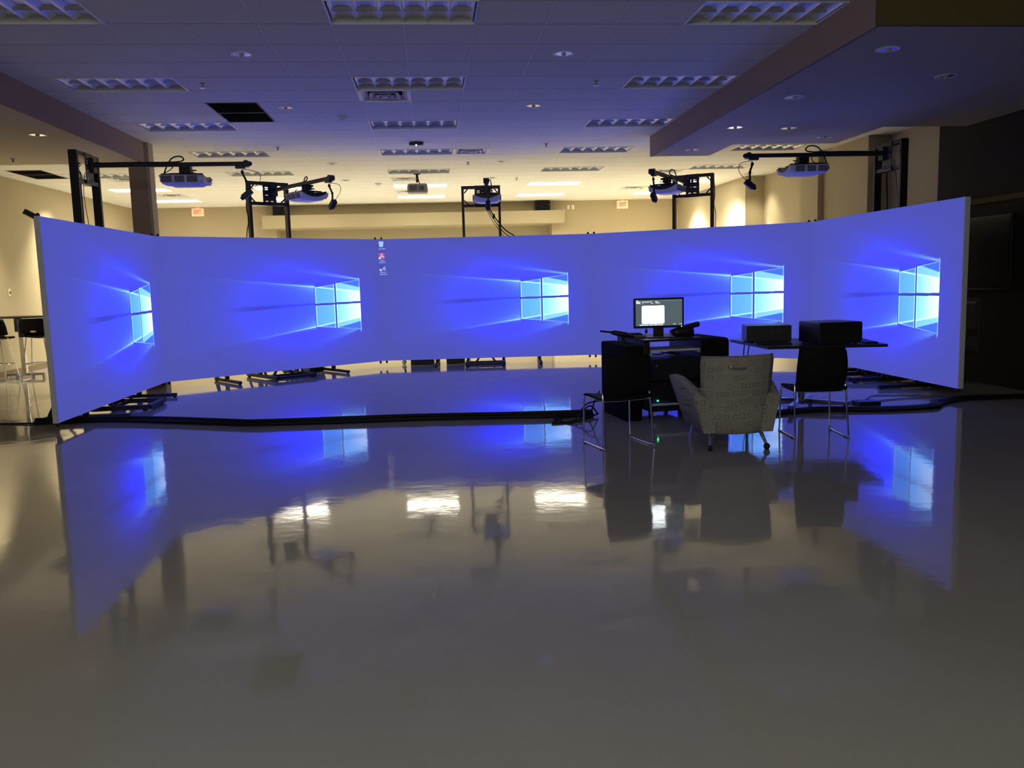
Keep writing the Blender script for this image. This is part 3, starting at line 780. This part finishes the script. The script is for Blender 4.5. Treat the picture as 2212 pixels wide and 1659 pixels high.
# black boxes on the floor behind the screens
for (x, y, w_, d_, h_, rz, lab) in ((-2.16, 15.1, .27, .35, .42, 36, 'small black box on the floor behind the second left screen'),
                                    (-.20, 15.86, .43, .4, .46, -4, 'wider black box on the floor left behind the middle screen'),
                                    (.42, 15.82, .34, .36, .46, -4, 'narrower black box on the floor left of the middle rig base')):
    o = tag(MB().box(-w_ / 2, -d_ / 2, 0, w_ / 2, d_ / 2, h_, .012).box(-w_ / 2 + .03, -d_ / 2 - .006, .04, w_ / 2 - .03, -d_ / 2 + .01, h_ - .04, .004).build('equipment_box', M['black_plastic']), lab, 'box', 'black boxes behind the screens')
    o.location = (x, y, 0); o.rotation_euler = (0, 0, R(rz))
t = thing('leaning_pole', 'black pole with a pale round foot leaning behind the middle screen', 'pole', (-.55, 15.75, 0))
MB().cyl((0, 0, .05), (.16, .05, .75), .02).build('shaft', M['black'], t)
MB().ball((0, 0, .045), .045).build('foot', M['plate'], t)

# ------------------------------------------------------------------ left: bar table and stools by the wall
t = thing('bar_table', 'tall bar table with black top and chrome column by the left wall', 'table', (-7.33, 15.75, 0))
MB().box(-.47, -.30, 1.085, .55, .35, 1.115, .008).build('table_top', M['table'], t)
MB().box(-.04, -.04, .06, .04, .04, 1.085, .006).box(-.07, -.09, .84, -.02, .05, 1.08).box(.02, -.09, .84, .07, .05, 1.08).build('column', M['chrome'], t)
MB().box(-.33, -.03, .05, .33, .03, .09, .008).box(-.03, -.3, .05, .03, .3, .09, .008).box(-.33, -.03, 0, -.30, .03, .06).box(.30, -.03, 0, .33, .03, .06).box(-.03, -.3, 0, .03, -.27, .06).box(-.03, .27, 0, .03, .3, .06).build('base', M['steel'], t)
def make_stool():
    t = thing('bar_stool', 'x', 'stool', group='black shell bar stools')
    rows = []
    for k in range(9):
        a = k / 8
        z = 1.085 - .27 * a + (.0 if a < .8 else 0); y = -.19 + .05 * a + .10 * max(0, a - .7)
        rows.append([Vector((u * (.225 + .03 * math.sin(a * 2.5)), y + .07 * u * u, z - .035 * (1 - u * u) * a)) for u in [i / 5 - 1 for i in range(11)]])
    o = MB().loft(rows, cap=False, closed=False)
    o.build('backrest', M['shell'], t).modifiers.new('thick', 'SOLIDIFY').thickness = .014
    o = MB().loft([[Vector((u * .22, y, .765 + .02 * u * u + dz)) for u in [i / 5 - 1 for i in range(11)]] for y, dz in ((-.15, .03), (-.08, .0), (.1, -.005), (.19, -.01), (.22, -.03))], cap=False, closed=False)
    o.build('seat', M['shell'], t).modifiers.new('thick', 'SOLIDIFY').thickness = .016
    MB().ball((.0, -.17, .86), .045, sx=1.15, sy=.25, sz=.40).build('hand_hole', M['plate'], t)
    for sx in (-1, 1):
        for sy in (-1, 1):
            MB().cyl((sx * .14, sy * .12, .76), (sx * .24, sy * .22, 0), .009).build('leg', M['chrome'], t)
    MB().tube([(-.2, -.18, .3), (.2, -.18, .3), (.2, .18, .3), (-.2, .18, .3), (-.2, -.18, .3)], .008, smooth=1).build('foot_ring', M['chrome'], t)
    return t
st = make_stool(); st.location = (-6.86, 15.3, 0); st.rotation_euler = (0, 0, R(4)); st['label'] = 'black bar stool right of the chrome table column, near the screen edge'
dup(st, 'black bar stool left of the chrome table column, cut by the picture edge', (-7.56, 15.3, 0), R(-3))

# ------------------------------------------------------------------ right dark wall: television and leaflet holder
t = thing('wall_television', 'switched off black television on the dark right wall', 'television', (7.17, 10.2, 1.22))
MB().box(-.07, -.46, 0, -.01, .62, .94, .01).box(-.01, -.1, .3, 0, .2, .6).build('body', M['black_plastic'], t)
MB().box(-.073, -.44, .02, -.069, .60, .92).build('screen', M['tv'], t)
t = thing('leaflet_holder', 'pale leaflet holder on a post below the dark television', 'leaflet holder', (6.98, 10.35, 0))
MB().box(-.01, -.24, .44, .02, .24, 1.12, .004).build('back_panel', M['acrylic'], t)
for k, z in enumerate((.50, .72, .92)): MB().box(-.04, -.23, z, -.012, .23, z + .13, .004).build('pocket', M['acrylic'], t)
MB().box(-.045, -.05, .60, -.04, .10, .74).box(-.03, -.18, .94, -.02, .16, 1.08).build('leaflets', M['paper'], t)
MB().box(.0, .10, .02, .04, .22, .46).box(-.16, -.05, 0, .16, .30, .025, .006).build('post', M['acrylic'], t)

# ------------------------------------------------------------------ chairs
def make_chair():
    t = thing('stacking_chair', 'x', 'chair', group='black chairs with chrome sled frames')
    # back: curved shell, wide, slightly waisted
    rows = []
    for k in range(13):
        a = k / 12; z = .445 + .385 * a
        hw = .215 + .018 * math.sin(a * math.pi) - .006 * a
        if a > .94: hw -= .012
        y = -.195 - .075 * a - .035 * math.sin(a * math.pi)
        rows.append([Vector((u * hw, y + .045 * u * u, z)) for u in [i / 6 - 1 for i in range(13)]])
    o = MB().loft(rows, cap=False, closed=False).build('backrest', M['shell'], t)
    md = o.modifiers.new('thick', 'SOLIDIFY'); md.thickness = .016
    rows = []
    for y, dz in ((-.215, .012), (-.19, -.008), (-.10, -.018), (.05, -.008), (.17, .0), (.225, -.012), (.235, -.035)):
        rows.append([Vector((u * (.235 - .02 * abs(y)), y, .452 + dz + .014 * u * u)) for u in [i / 6 - 1 for i in range(13)]])
    o = MB().loft(rows, cap=False, closed=False).build('seat', M['shell'], t)
    md = o.modifiers.new('thick', 'SOLIDIFY'); md.thickness = .018
    for s in (-1, 1):
        MB().tube([(s * .228, -.17, .50), (s * .232, -.185, .42), (s * .243, -.235, .03), (s * .243, -.235, .012), (s * .243, -.21, .009), (s * .243, .20, .009), (s * .243, .225, .012), (s * .24, .225, .04), (s * .232, .215, .40), (s * .228, .20, .428), (s * .222, .15, .432), (s * .22, -.16, .428)], .0085, smooth=3).build('leg', M['chrome'], t)
        MB().box(s * .243 - .012, -.20, 0, s * .243 + .012, -.16, .012).box(s * .243 - .012, .15, 0, s * .243 + .012, .19, .012).build('glide', M['black_plastic'], t)
    MB().tube([(-.232, -.185, .44), (-.19, -.17, .428), (0, -.165, .424), (.19, -.17, .428), (.232, -.185, .44)], .008).tube([(-.22, .12, .425), (.22, .12, .425)], .008).build('cross_tube', M['chrome'], t)
    return t
ch = make_chair(); ch.location = (1.64, 7.36, 0); ch.rotation_euler = (0, 0, R(14)); ch['label'] = 'black chair with chrome sled legs left of the armchair, before the equipment rack'
dup(ch, 'black chair with chrome sled legs right of the armchair, before the dark table', (3.51, 7.42, 0), R(-6))

# ------------------------------------------------------------------ armchair (front towards +y)
t = thing('armchair', 'grey patterned tub armchair on chrome legs seen from behind', 'armchair', (2.60, 7.16, 0), R(-3))
def sup(cx, cy, ax, ay, z, n=3.2, k=32):
    out = []
    for i in range(k):
        a = 2 * math.pi * i / k; c, s = math.cos(a), math.sin(a)
        out.append(Vector((cx + ax * abs(c) ** (2 / n) * (1 if c > 0 else -1), cy + ay * abs(s) ** (2 / n) * (1 if s > 0 else -1), z)))
    return out
MB().loft([sup(0, 0, .262, .27, .135), sup(0, .0, .285, .30, .16), sup(0, .0, .305, .315, .25), sup(0, .005, .33, .33, .36), sup(0, .01, .33, .31, .385)]).build('base', M['upholstery'], t)
MB().loft([sup(0, .08, .27, .27, .36), sup(0, .08, .285, .285, .40), sup(0, .085, .28, .28, .45), sup(0, .085, .24, .24, .475)]).build('seat_cushion', M['upholstery'], t)
rows = []                                   # back: thick curved slab
for k in range(15):
    a = k / 14; z = .14 + .675 * a
    hw = .272 + .052 * a ** .8 if a < .97 else .312
    if a < .06: hw -= .02
    th = .115 - .035 * a
    yo = -.30 - .06 * a
    o_, i_ = [], []
    for j in range(13):
        u = -1 + j / 6
        o_.append(Vector((u * hw, yo + .115 * u * u, z + (.012 * u * abs(u) if a > .9 else 0))))
        i_.append(Vector((-u * (hw - .02), yo + th + .085 * u * u, z)))
    rows.append(o_ + i_)
MB().loft(rows).build('backrest', M['upholstery'], t)
for s in (-1, 1):                           # arms: flare out upward, slope down to the back
    rows = []
    for k in range(10):
        f = k / 9; y = -.30 + .68 * f
        ztop = .47 + .14 * min(1, f * 1.35) ** .8 - (.012 if f > .95 else 0)
        zb = .155
        xo_b, xo_t = .300 + .0 * f, .372 + .088 * f
        if k in (0, 9): xo_t -= .01
        ring = []
        for z_, fr in ((zb, 0), ((zb + ztop) / 2, .5), (ztop - .03, .93), (ztop - .005, 1.0)):
            ring.append(Vector((s * (xo_b + (xo_t - xo_b) * fr - (.012 if fr == 1 else 0)), y, z_)))
        ring.append(Vector((s * (xo_t - .06), y, ztop)))
        for z_, fr in ((ztop - .02, 1.0), ((zb + ztop) / 2, .5), (zb, 0)):
            ring.append(Vector((s * (xo_b + (xo_t - xo_b) * fr - .105), y, z_)))
        rows.append(ring)
    MB().loft(rows).build('armrest', M['upholstery'], t)
for sx in (-1, 1):
    MB().cyl((sx * .215, -.22, .15), (sx * .245, -.295, .045), .019, .012).build('leg', M['chrome'], t)
    MB().cyl((sx * .25, .24, .15), (sx * .27, .30, .0), .019, .011).build('leg', M['chrome'], t)
    MB().ball((sx * .247, -.30, .028), .028 if sx > 0 else .018, sz=1 if sx > 0 else .8).cyl((sx * .247, -.30, 0), (sx * .247, -.30, .012), .02).build('caster', M['black_plastic'], t)
MB().tube([(-.105, -.352, .735), (-.10, -.375, .735), (-.06, -.383, .722), (.0, -.385, .718), (.03, -.378, .72), (.035, -.36, .72)], .008).build('grab_handle', M['chrome'], t)

# ------------------------------------------------------------------ equipment rack and what stands on it
RK = thing('equipment_rack', 'black rolling equipment rack with grey shelf and green lamp, under the monitor', 'rack', (2.49, 8.95, 0), R(7))
RH = .83
MB().box(-.36, -.40, .12, -.29, .42, RH, .008).build('side_panel', M['black'], RK)
MB().box(.27, -.40, .12, .30, .42, RH, .008).build('side_panel', M['black'], RK)
MB().box(-.36, -.40, RH, .30, .42, RH + .025, .006).build('top_panel', M['black_plastic'], RK)
MB().box(-.29, -.40, .09, .27, .42, .12).build('floor_plate', M['black'], RK)
MB().box(-.285, -.41, .725, .265, -.02, .745).box(-.285, -.41, .70, -.275, -.02, .725).box(.255, -.41, .70, .265, -.02, .725).build('shelf', M['grey_steel'], RK, 'grey metal shelf')
d = MB().box(-.28, -.40, .42, .265, .38, .645, .006).build('drawer', M['black_plastic'], RK)
MB().box(.03, -.412, .595, .15, -.40, .603).build('handle', M['chrome'], d)
MB().cyl((-.22, -.40, .575), (-.22, -.41, .575), .01).build('lock', M['steel'], d)
e = MB().box(-.28, -.39, .195, .265, .38, .40, .006).build('amplifier', M['black_plastic'], RK)
MB().ball((-.205, -.395, .205), .008).build('green_lamp', M['green_led'], e)
MB().box(-.285, -.415, .155, .265, -.39, .175).build('rail', M['grey_steel'], RK, 'grey metal front rail')
for x in (-.26, .20):
    for y in (-.33, .36):
        MB().cyl((x - .012, y, .04), (x + .012, y, .04), .04).box(x - .016, y - .02, .04, x + .016, y + .02, .09).build('caster', M['black_plastic'], RK)
MB().box(-.255, -.395, .045, -.225, -.375, .10, .004).build('brake_tab', M['plate'], RK, 'pale brake tab')
MB().tube([(-.2, .1, .69), (-.08, -.1, .665), (.02, -.2, .70), (.06, -.3, .662)], .006).tube([(.0, .2, .7), (.05, .0, .67), (.16, -.15, .672)], .006).build('loose_cable', M['cable'], RK)
# side case on the left, road case on the right
o = tag(MB().box(-.09, -.40, 0, .09, .42, .80, .02).box(-.095, -.3, .55, -.088, .3, .68, .004).build('equipment_case', M['black_fabric']), 'black case left of the equipment rack, under the brown handheld controller', 'case')
o.location = (2.49 - .46, 8.95 - .05, 0); o.rotation_euler = (0, 0, R(7))
o = tag(MB().box(-.15, -.35, 0, .15, .40, .835, .04).box(-.05, -.356, .6, .05, -.349, .7, .003).build('road_case', M['black_fabric']), 'soft edged black case right of the equipment rack, behind the armchair', 'case')
o.location = (3.0, 9.06, 0); o.rotation_euler = (0, 0, R(7))

t = thing('monitor', 'switched on monitor showing a bright white window, on the equipment rack', 'monitor', (2.41, 8.76, RH + .025), R(-3))
MB().box(-.13, -.10, 0, .13, .10, .015, .006).build('base', M['black_plastic'], t)
MB().box(-.055, .0, .012, .055, .03, .20, .006).build('stand', M['black_plastic'], t)
hd = MB().box(-.27, -.02, .105, .27, .022, .425, .006).build('bezel', M['black_plastic'], t)
Yb = -.0208
s_ = on_screen('display', [(-.25, .13), (.25, .13), (.25, .405), (-.25, .405)], M['ui_bg'], t, Yb)
def rr_(name, x0, z0, x1, z1, mt, y, par, rad=.012):
    pts = []
    for cx_, cz_, a0 in ((x1 - rad, z0 + rad, -90), (x1 - rad, z1 - rad, 0), (x0 + rad, z1 - rad, 90), (x0 + rad, z0 + rad, 180)):
        for k in range(5): pts.append((cx_ + rad * math.cos(R(a0 + k * 22.5)), cz_ + rad * math.sin(R(a0 + k * 22.5))))
    return on_screen(name, pts, mt, par, y)
rr_('white_window', -.183, .152, .057, .343, M['ui_white'], Yb - .0006, s_)
on_screen('title_bar', [(-.25, .392), (.25, .392), (.25, .398), (-.25, .398)], M['ui_bar'], s_, Yb - .0004)
mb_ = MB()
for x0, z0, x1, z1 in ((-.247, .392, -.218, .402), (-.244, .375, -.20, .387), (-.244, .367, -.198, .375), (-.18, .379, -.15, .387), (-.145, .379, -.105, .387), (-.098, .38, -.078, .388), (-.04, .38, -.01, .388), (-.085, .366, -.062, .373), (-.038, .368, .012, .375), (-.18, .367, -.172, .373)):
    mb_.quad((x0, Yb - .0008, z0), (x1, Yb - .0008, z0), (x1, Yb - .0008, z1), (x0, Yb - .0008, z1))
for x0, x1 in ((-.21, -.162), (-.158, -.11), (-.104, -.062), (-.055, -.018), (-.012, .012), (.016, .042)): mb_.quad((x0, Yb - .0008, .134), (x1, Yb - .0008, .134), (x1, Yb - .0008, .145), (x0, Yb - .0008, .145))
for x0, x1 in ((.155, .164), (.17, .178), (.222, .231), (.238, .248)): mb_.quad((x0, Yb - .0008, .138), (x1, Yb - .0008, .138), (x1, Yb - .0008, .147), (x0, Yb - .0008, .147))
mb_.build('interface_marks', M['ui_text'], s_)
MB().ball((.243, -.0215, .118), .005).build('power_lamp', M['blue_led'], t)
MB().tube([(-.13, .02, .105), (-.13, .02, .09)], .004, smooth=1).box(-.142, .008, .05, -.118, .032, .09, .004).tube([(-.13, .02, .055), (-.13, .02, .045)], .004, smooth=1).build('cable_plug', M['cable'], t)

t = thing('handheld_controller', 'brown and black gun shaped controller lying over the left case', 'controller', (1.96, 8.70, .815), R(3))
MB().cyl((-.20, 0, .135), (-.06, 0, .115), .010).build('barrel', M['black'], t)
MB().loft([[Vector((x, y * w_, z + y2 * h_)) for y, y2 in ((-1, -1), (1, -1), (1, 1), (-1, 1))] for x, z, w_, h_ in ((-.08, .115, .015, .016), (-.04, .11, .02, .026), (.08, .085, .022, .030), (.16, .065, .018, .022))]).build('receiver', M['black_plastic'], t)
MB().loft([[Vector((x, y * w_, z + y2 * h_)) for y, y2 in ((-1, -1), (1, -1), (1, 1), (-1, 1))] for x, z, w_, h_ in ((.14, .070, .016, .018), (.22, .055, .02, .026), (.29, .048, .02, .022))]).build('stock', M['tan_item'], t)
MB().bar((.03, 0, .09), (.07, 0, .0), .025, .03).build('grip', M['black_plastic'], t)
o = tag(MB().box(-.085, -.07, 0, .085, .07, .05, .018).build('equipment_pouch', M['black_fabric']), 'small black pouch between the gun shaped controller and the monitor', 'pouch')
o.location = (2.16, 8.86, RH + .025); o.rotation_euler = (0, 0, R(5))
t = thing('handheld_scanner', 'black handheld device with a round head, right of the monitor stand', 'device', (2.70, 8.84, RH + .025), R(4))
MB().loft([[Vector((x, y * w_, z + y2 * h_)) for y, y2 in ((-1, -1), (1, -1), (1.1, .2), (.6, 1), (-.6, 1), (-1.1, .2))] for x, z, w_, h_ in ((-.13, .045, .03, .035), (-.06, .05, .04, .05), (.05, .055, .05, .055), (.11, .05, .045, .045))]).build('body', M['black_plastic'], t)
MB().cyl((.02, 0, .095), (.165, 0, .125), .026, .03).ball((.165, 0, .125), .029).build('head', M['black_plastic'], t)
MB().cyl((-.13, 0, .06), (-.145, 0, .05), .016).build('tip', M['tan_item'], t)

# ------------------------------------------------------------------ table with two computers
t = thing('pedestal_table', 'dark square pedestal table carrying two black computers', 'table', (4.08, 8.92, 0), R(-3))
MB().prism([(-.56, -.51), (.66, -.63), (.82, .42), (-.62, .62)], .715, .745).build('table_top', M['table'], t)
MB().cyl((0, 0, .05), (0, 0, .70), .038).cyl((0, 0, .69), (0, 0, .715), .14).build('column', M['chrome'], t)
for a in (48, 138, 228, 318):
    c_, s_2 = math.cos(R(a + 8)), math.sin(R(a + 8))
    MB().bar((c_ * .02, s_2 * .02, .095), (c_ * .50, s_2 * .50, .078), .06, .035).build('foot', M['chrome'], t)
    MB().cyl((c_ * .47, s_2 * .47, 0), (c_ * .47, s_2 * .47, .065), .022).build('glide', M['black_plastic'], t)
def computer(x, y, rz, w_, d_, h_, lab, vent):
    t = thing('desktop_computer', lab, 'computer', (x, y, .745), rz, 'black computers on the table')
    MB().box(-w_ / 2, -d_ / 2, .012, w_ / 2, d_ / 2, h_, .006).build('case', M['pc'], t)
    if vent:
        mv = MB()
        for r2 in range(2):
            for k in range(9): mv.box(.02 + k * .014, -d_ / 2 - .002, h_ * .52 + r2 * .025, .03 + k * .014, -d_ / 2 + .002, h_ * .52 + r2 * .025 + .012)
        mv.build('vent', M['pc_vent'], t)
    else:
        MB().box(w_ / 2 - .002, -d_ / 2 + .02, .03, w_ / 2 + .022, d_ / 2 - .02, h_ - .008, .008).build('front_bezel', M['black_plastic'], t)
        MB().ball((w_ / 2 + .02, -d_ / 2 + .05, h_ * .72), .006).ball((w_ / 2 + .02, -d_ / 2 + .05, h_ * .5), .006).build('buttons', M['steel'], t)
    f = MB()
    for sx in (-1, 1):
        for sy in (-1, 1): f.cyl((sx * (w_ / 2 - .04), sy * (d_ / 2 - .04), 0), (sx * (w_ / 2 - .04), sy * (d_ / 2 - .04), .014), .016)
    f.build('rubber_feet', M['black_plastic'], t)
computer(3.74, 9.10, R(-13), .48, .40, .19, 'black desktop computer with a small vent, left one on the dark table', True)
computer(4.25, 8.62, R(3), .48, .44, .235, 'taller black desktop computer, right one on the dark table', False)
for loc, rz, lab in (((3.66, 8.72, .745), -8, 'thin black keyboard in front of the left computer'), ((4.62, 8.55, .745), 80, 'thin black keyboard right of the right computer')):
    t = thing('keyboard', lab, 'keyboard', loc, R(rz), 'keyboards on the dark table')
    MB().box(-.19, -.07, 0, .19, .07, .016, .005).build('tray', M['black_plastic'], t)
    kk = MB()
    for i in range(12):
        for j in range(4): kk.box(-.178 + i * .03, -.058 + j * .03, .014, -.153 + i * .03, -.034 + j * .03, .021)
    kk.build('keys', M['black_plastic'], t)
tag(MB().tube([(3.50, 9.12, .74), (3.52, 9.20, .60), (3.53, 9.20, .40), (3.60, 9.1, .012), (3.7, 8.98, .008)], .006).tube([(3.57, 9.14, .74), (3.57, 9.20, .60), (3.58, 9.22, .3), (3.66, 9.12, .012)], .006).build('hanging_cable', M['cable']), 'two thin black cables hanging off the left edge of the dark table', 'cable')

# ------------------------------------------------------------------ cables on the floor
mb_ = MB()
base = [(-4.62, 10.05), (-3.77, 10.0), (-3.0, 9.72), (-2.25, 9.38), (-1.9, 9.27), (-.92, 9.21), (-.2, 9.18), (.7, 9.07), (1.40, 8.98), (1.72, 8.97)]
for k, (dy, r_, dz) in enumerate(((-.035, .022, .022), (0, .026, .026), (.038, .021, .021), (.0, .02, .055))):
    mb_.tube([(x, y + dy + .012 * math.sin(i * 2.1 + k), dz) for i, (x, y) in enumerate(base)], r_)
tag(mb_.build('cable_bundle', M['cable']), 'thick black cable bundle across the floor from left screen to equipment rack', 'cable')
mb_ = MB()
base = [(2.75, 8.44), (3.2, 8.52), (3.7, 8.58), (4.2, 8.66), (4.57, 8.58), (4.95, 8.52), (5.4, 8.55), (5.62, 8.78), (5.97, 9.0), (6.35, 9.0), (6.8, 8.95)]
for k, (dy, r_, dz) in enumerate(((-.045, .02, .02), (0, .022, .022), (.04, .02, .02), (.08, .018, .018), (-.085, .016, .016))):
    mb_.tube([(x, y + dy + .014 * math.sin(i * 1.7 + k), dz) for i, (x, y) in enumerate(base)], r_)
tag(mb_.build('cable_bundle', M['cable']), 'thick black cable bundle across the floor from table foot to the right wall', 'cable')
tag(MB().tube([(-7.8, 10.9, .008), (-6.4, 10.5, .008), (-5.1, 10.16, .008), (-4.6, 10.06, .012)], .010).build('floor_cable', M['cable']), 'single black cable running from the left wall to the cable bundle', 'cable')
mb_ = MB()
for k in range(3):
    mb_.tube([(1.77, 8.92, .03), (1.68 - .03 * k, 8.86 - .06 * k, .02 + .12 * (k == 1)), (1.42, 8.62 - .05 * k, .012), (1.22 + .05 * k, 8.55 + .06 * k, .01), (1.28, 8.72 + .05 * k, .012 + .02 * k), (1.55, 8.95, .05)], .008)
mb_.tube([(1.77, 8.8, .3), (1.72, 8.8, .22), (1.66, 8.86, .05), (1.5, 9.0, .03)], .008).tube([(1.77, 8.72, .2), (1.72, 8.72, .2), (1.62, 8.8, .16), (1.55, 8.9, .03)], .008)
tag(mb_.build('cable_tangle', M['cable']), 'loose tangle of black cables on the floor behind the left chair', 'cable')
mb_ = MB()
mb_.tube([(3.6, 9.0, .008), (4.0, 9.45, .008), (4.5, 9.1, .008), (5.0, 9.25, .008), (5.3, 9.55, .008), (5.9, 9.35, .008), (6.6, 9.3, .008)], .006)
mb_.tube([(3.4, 9.05, .008), (3.75, 9.2, .008), (4.3, 9.35, .008), (4.75, 9.0, .008), (5.3, 9.2, .008), (6.0, 9.25, .008)], .006)
tag(mb_.build('floor_cable', M['grey_cable']), 'thin grey cables looping over the floor behind the dark table', 'cable')
tag(MB().box(4.72, 8.84, 0, 4.98, 9.02, .05, .008).build('power_brick', M['black_plastic']), 'small black power brick among the cables right of the table', 'power supply')

# ------------------------------------------------------------------ lights
def spot(name, loc, tgt, e, col, size, blend=.6, rad=.05):
    l = bpy.data.lights.new(name, 'SPOT'); l.energy = e; l.color = col; l.spot_size = R(size); l.spot_blend = blend; l.shadow_soft_size = rad
    o = bpy.data.objects.new(name, l); COL.objects.link(o); o.location = loc
    o.rotation_euler = (Vector(tgt) - Vector(loc)).to_track_quat('-Z', 'Y').to_euler(); return o
def area(name, loc, tgt, e, col, sx, sy):
    l = bpy.data.lights.new(name, 'AREA'); l.energy = e; l.color = col; l.shape = 'RECTANGLE'; l.size = sx; l.size_y = sy
    o = bpy.data.objects.new(name, l); COL.objects.link(o); o.location = loc
    o.rotation_euler = (Vector(tgt) - Vector(loc)).to_track_quat('-Z', 'Y').to_euler(); return o
WARM = (1.0, .88, .64)
for k, (x, y, tx, e) in enumerate(((6.1, 18.98, 7.1, 1500), (6.1, 21.9, 7.1, 1300), (7.0, 18.1, 7.53, 120), (-7.0, 18.4, -7.85, 520), (-7.0, 15.2, -7.85, 520), (-7.0, 12.2, -7.85, 260))):
    zc = CE - .06 if k != 5 else 3.33
    spot('wall_washer', (x, y, zc), (tx, y, 1.7), e, WARM, 84, 1.0, .12)
    dup(dl, ['round downlight washing the right wall, beside the farther lit far right light', 'round downlight washing the right wall near the back corner', 'round downlight washing the recessed part of the right wall', 'round downlight washing the left wall behind the far left rig', 'round downlight washing the left wall above the bar stools', 'round downlight under the left soffit near the left wall'][k], (x, y, CE if k != 5 else 3.385))
area('hall_lamp_behind_camera', (-1.0, -2.6, 3.5), (-.2, 3.2, 0), 190, (1.0, .97, .86), 3.0, 1.5)
for x, y in LIT_POS:
    l = area('ceiling_light_lamp', (x, y, CE - .012), (x, y, 0), 90, (1.0, .93, .76), 1.1, .5); l.data.spread = R(125)

wd = bpy.data.worlds.new('dim hall'); SC.world = wd; wd.use_nodes = True
wd.node_tree.nodes['Background'].inputs[0].default_value = (.01, .01, .01, 1)

# ------------------------------------------------------------------ camera
cd = bpy.data.cameras.new('camera'); co = bpy.data.objects.new('camera', cd); COL.objects.link(co); SC.camera = co
RT = ((0.994992, -0.096214, -0.027105), (-0.038554, -0.119199, -0.992122), (0.092225, 0.988198, -0.122312))   # right, down, forward
co.matrix_world = Matrix(((RT[0][0], -RT[1][0], -RT[2][0], 0), (RT[0][1], -RT[1][1], -RT[2][1], 0), (RT[0][2], -RT[1][2], -RT[2][2], 1.5), (0, 0, 0, 1)))
cd.sensor_fit = 'HORIZONTAL'; cd.sensor_width = 36; cd.lens = 36 * 1804.7 / 2212; cd.clip_end = 200; cd.clip_start = .05
SC.view_settings.view_transform = 'Standard'; SC.view_settings.look = 'None'; SC.view_settings.exposure = 0; SC.view_settings.gamma = 1
SC.view_settings.use_curve_mapping = False
SC.cycles.use_denoising = True
SC.cycles.max_bounces = 8; SC.cycles.diffuse_bounces = 5; SC.cycles.glossy_bounces = 4; SC.cycles.sample_clamp_indirect = 6.0
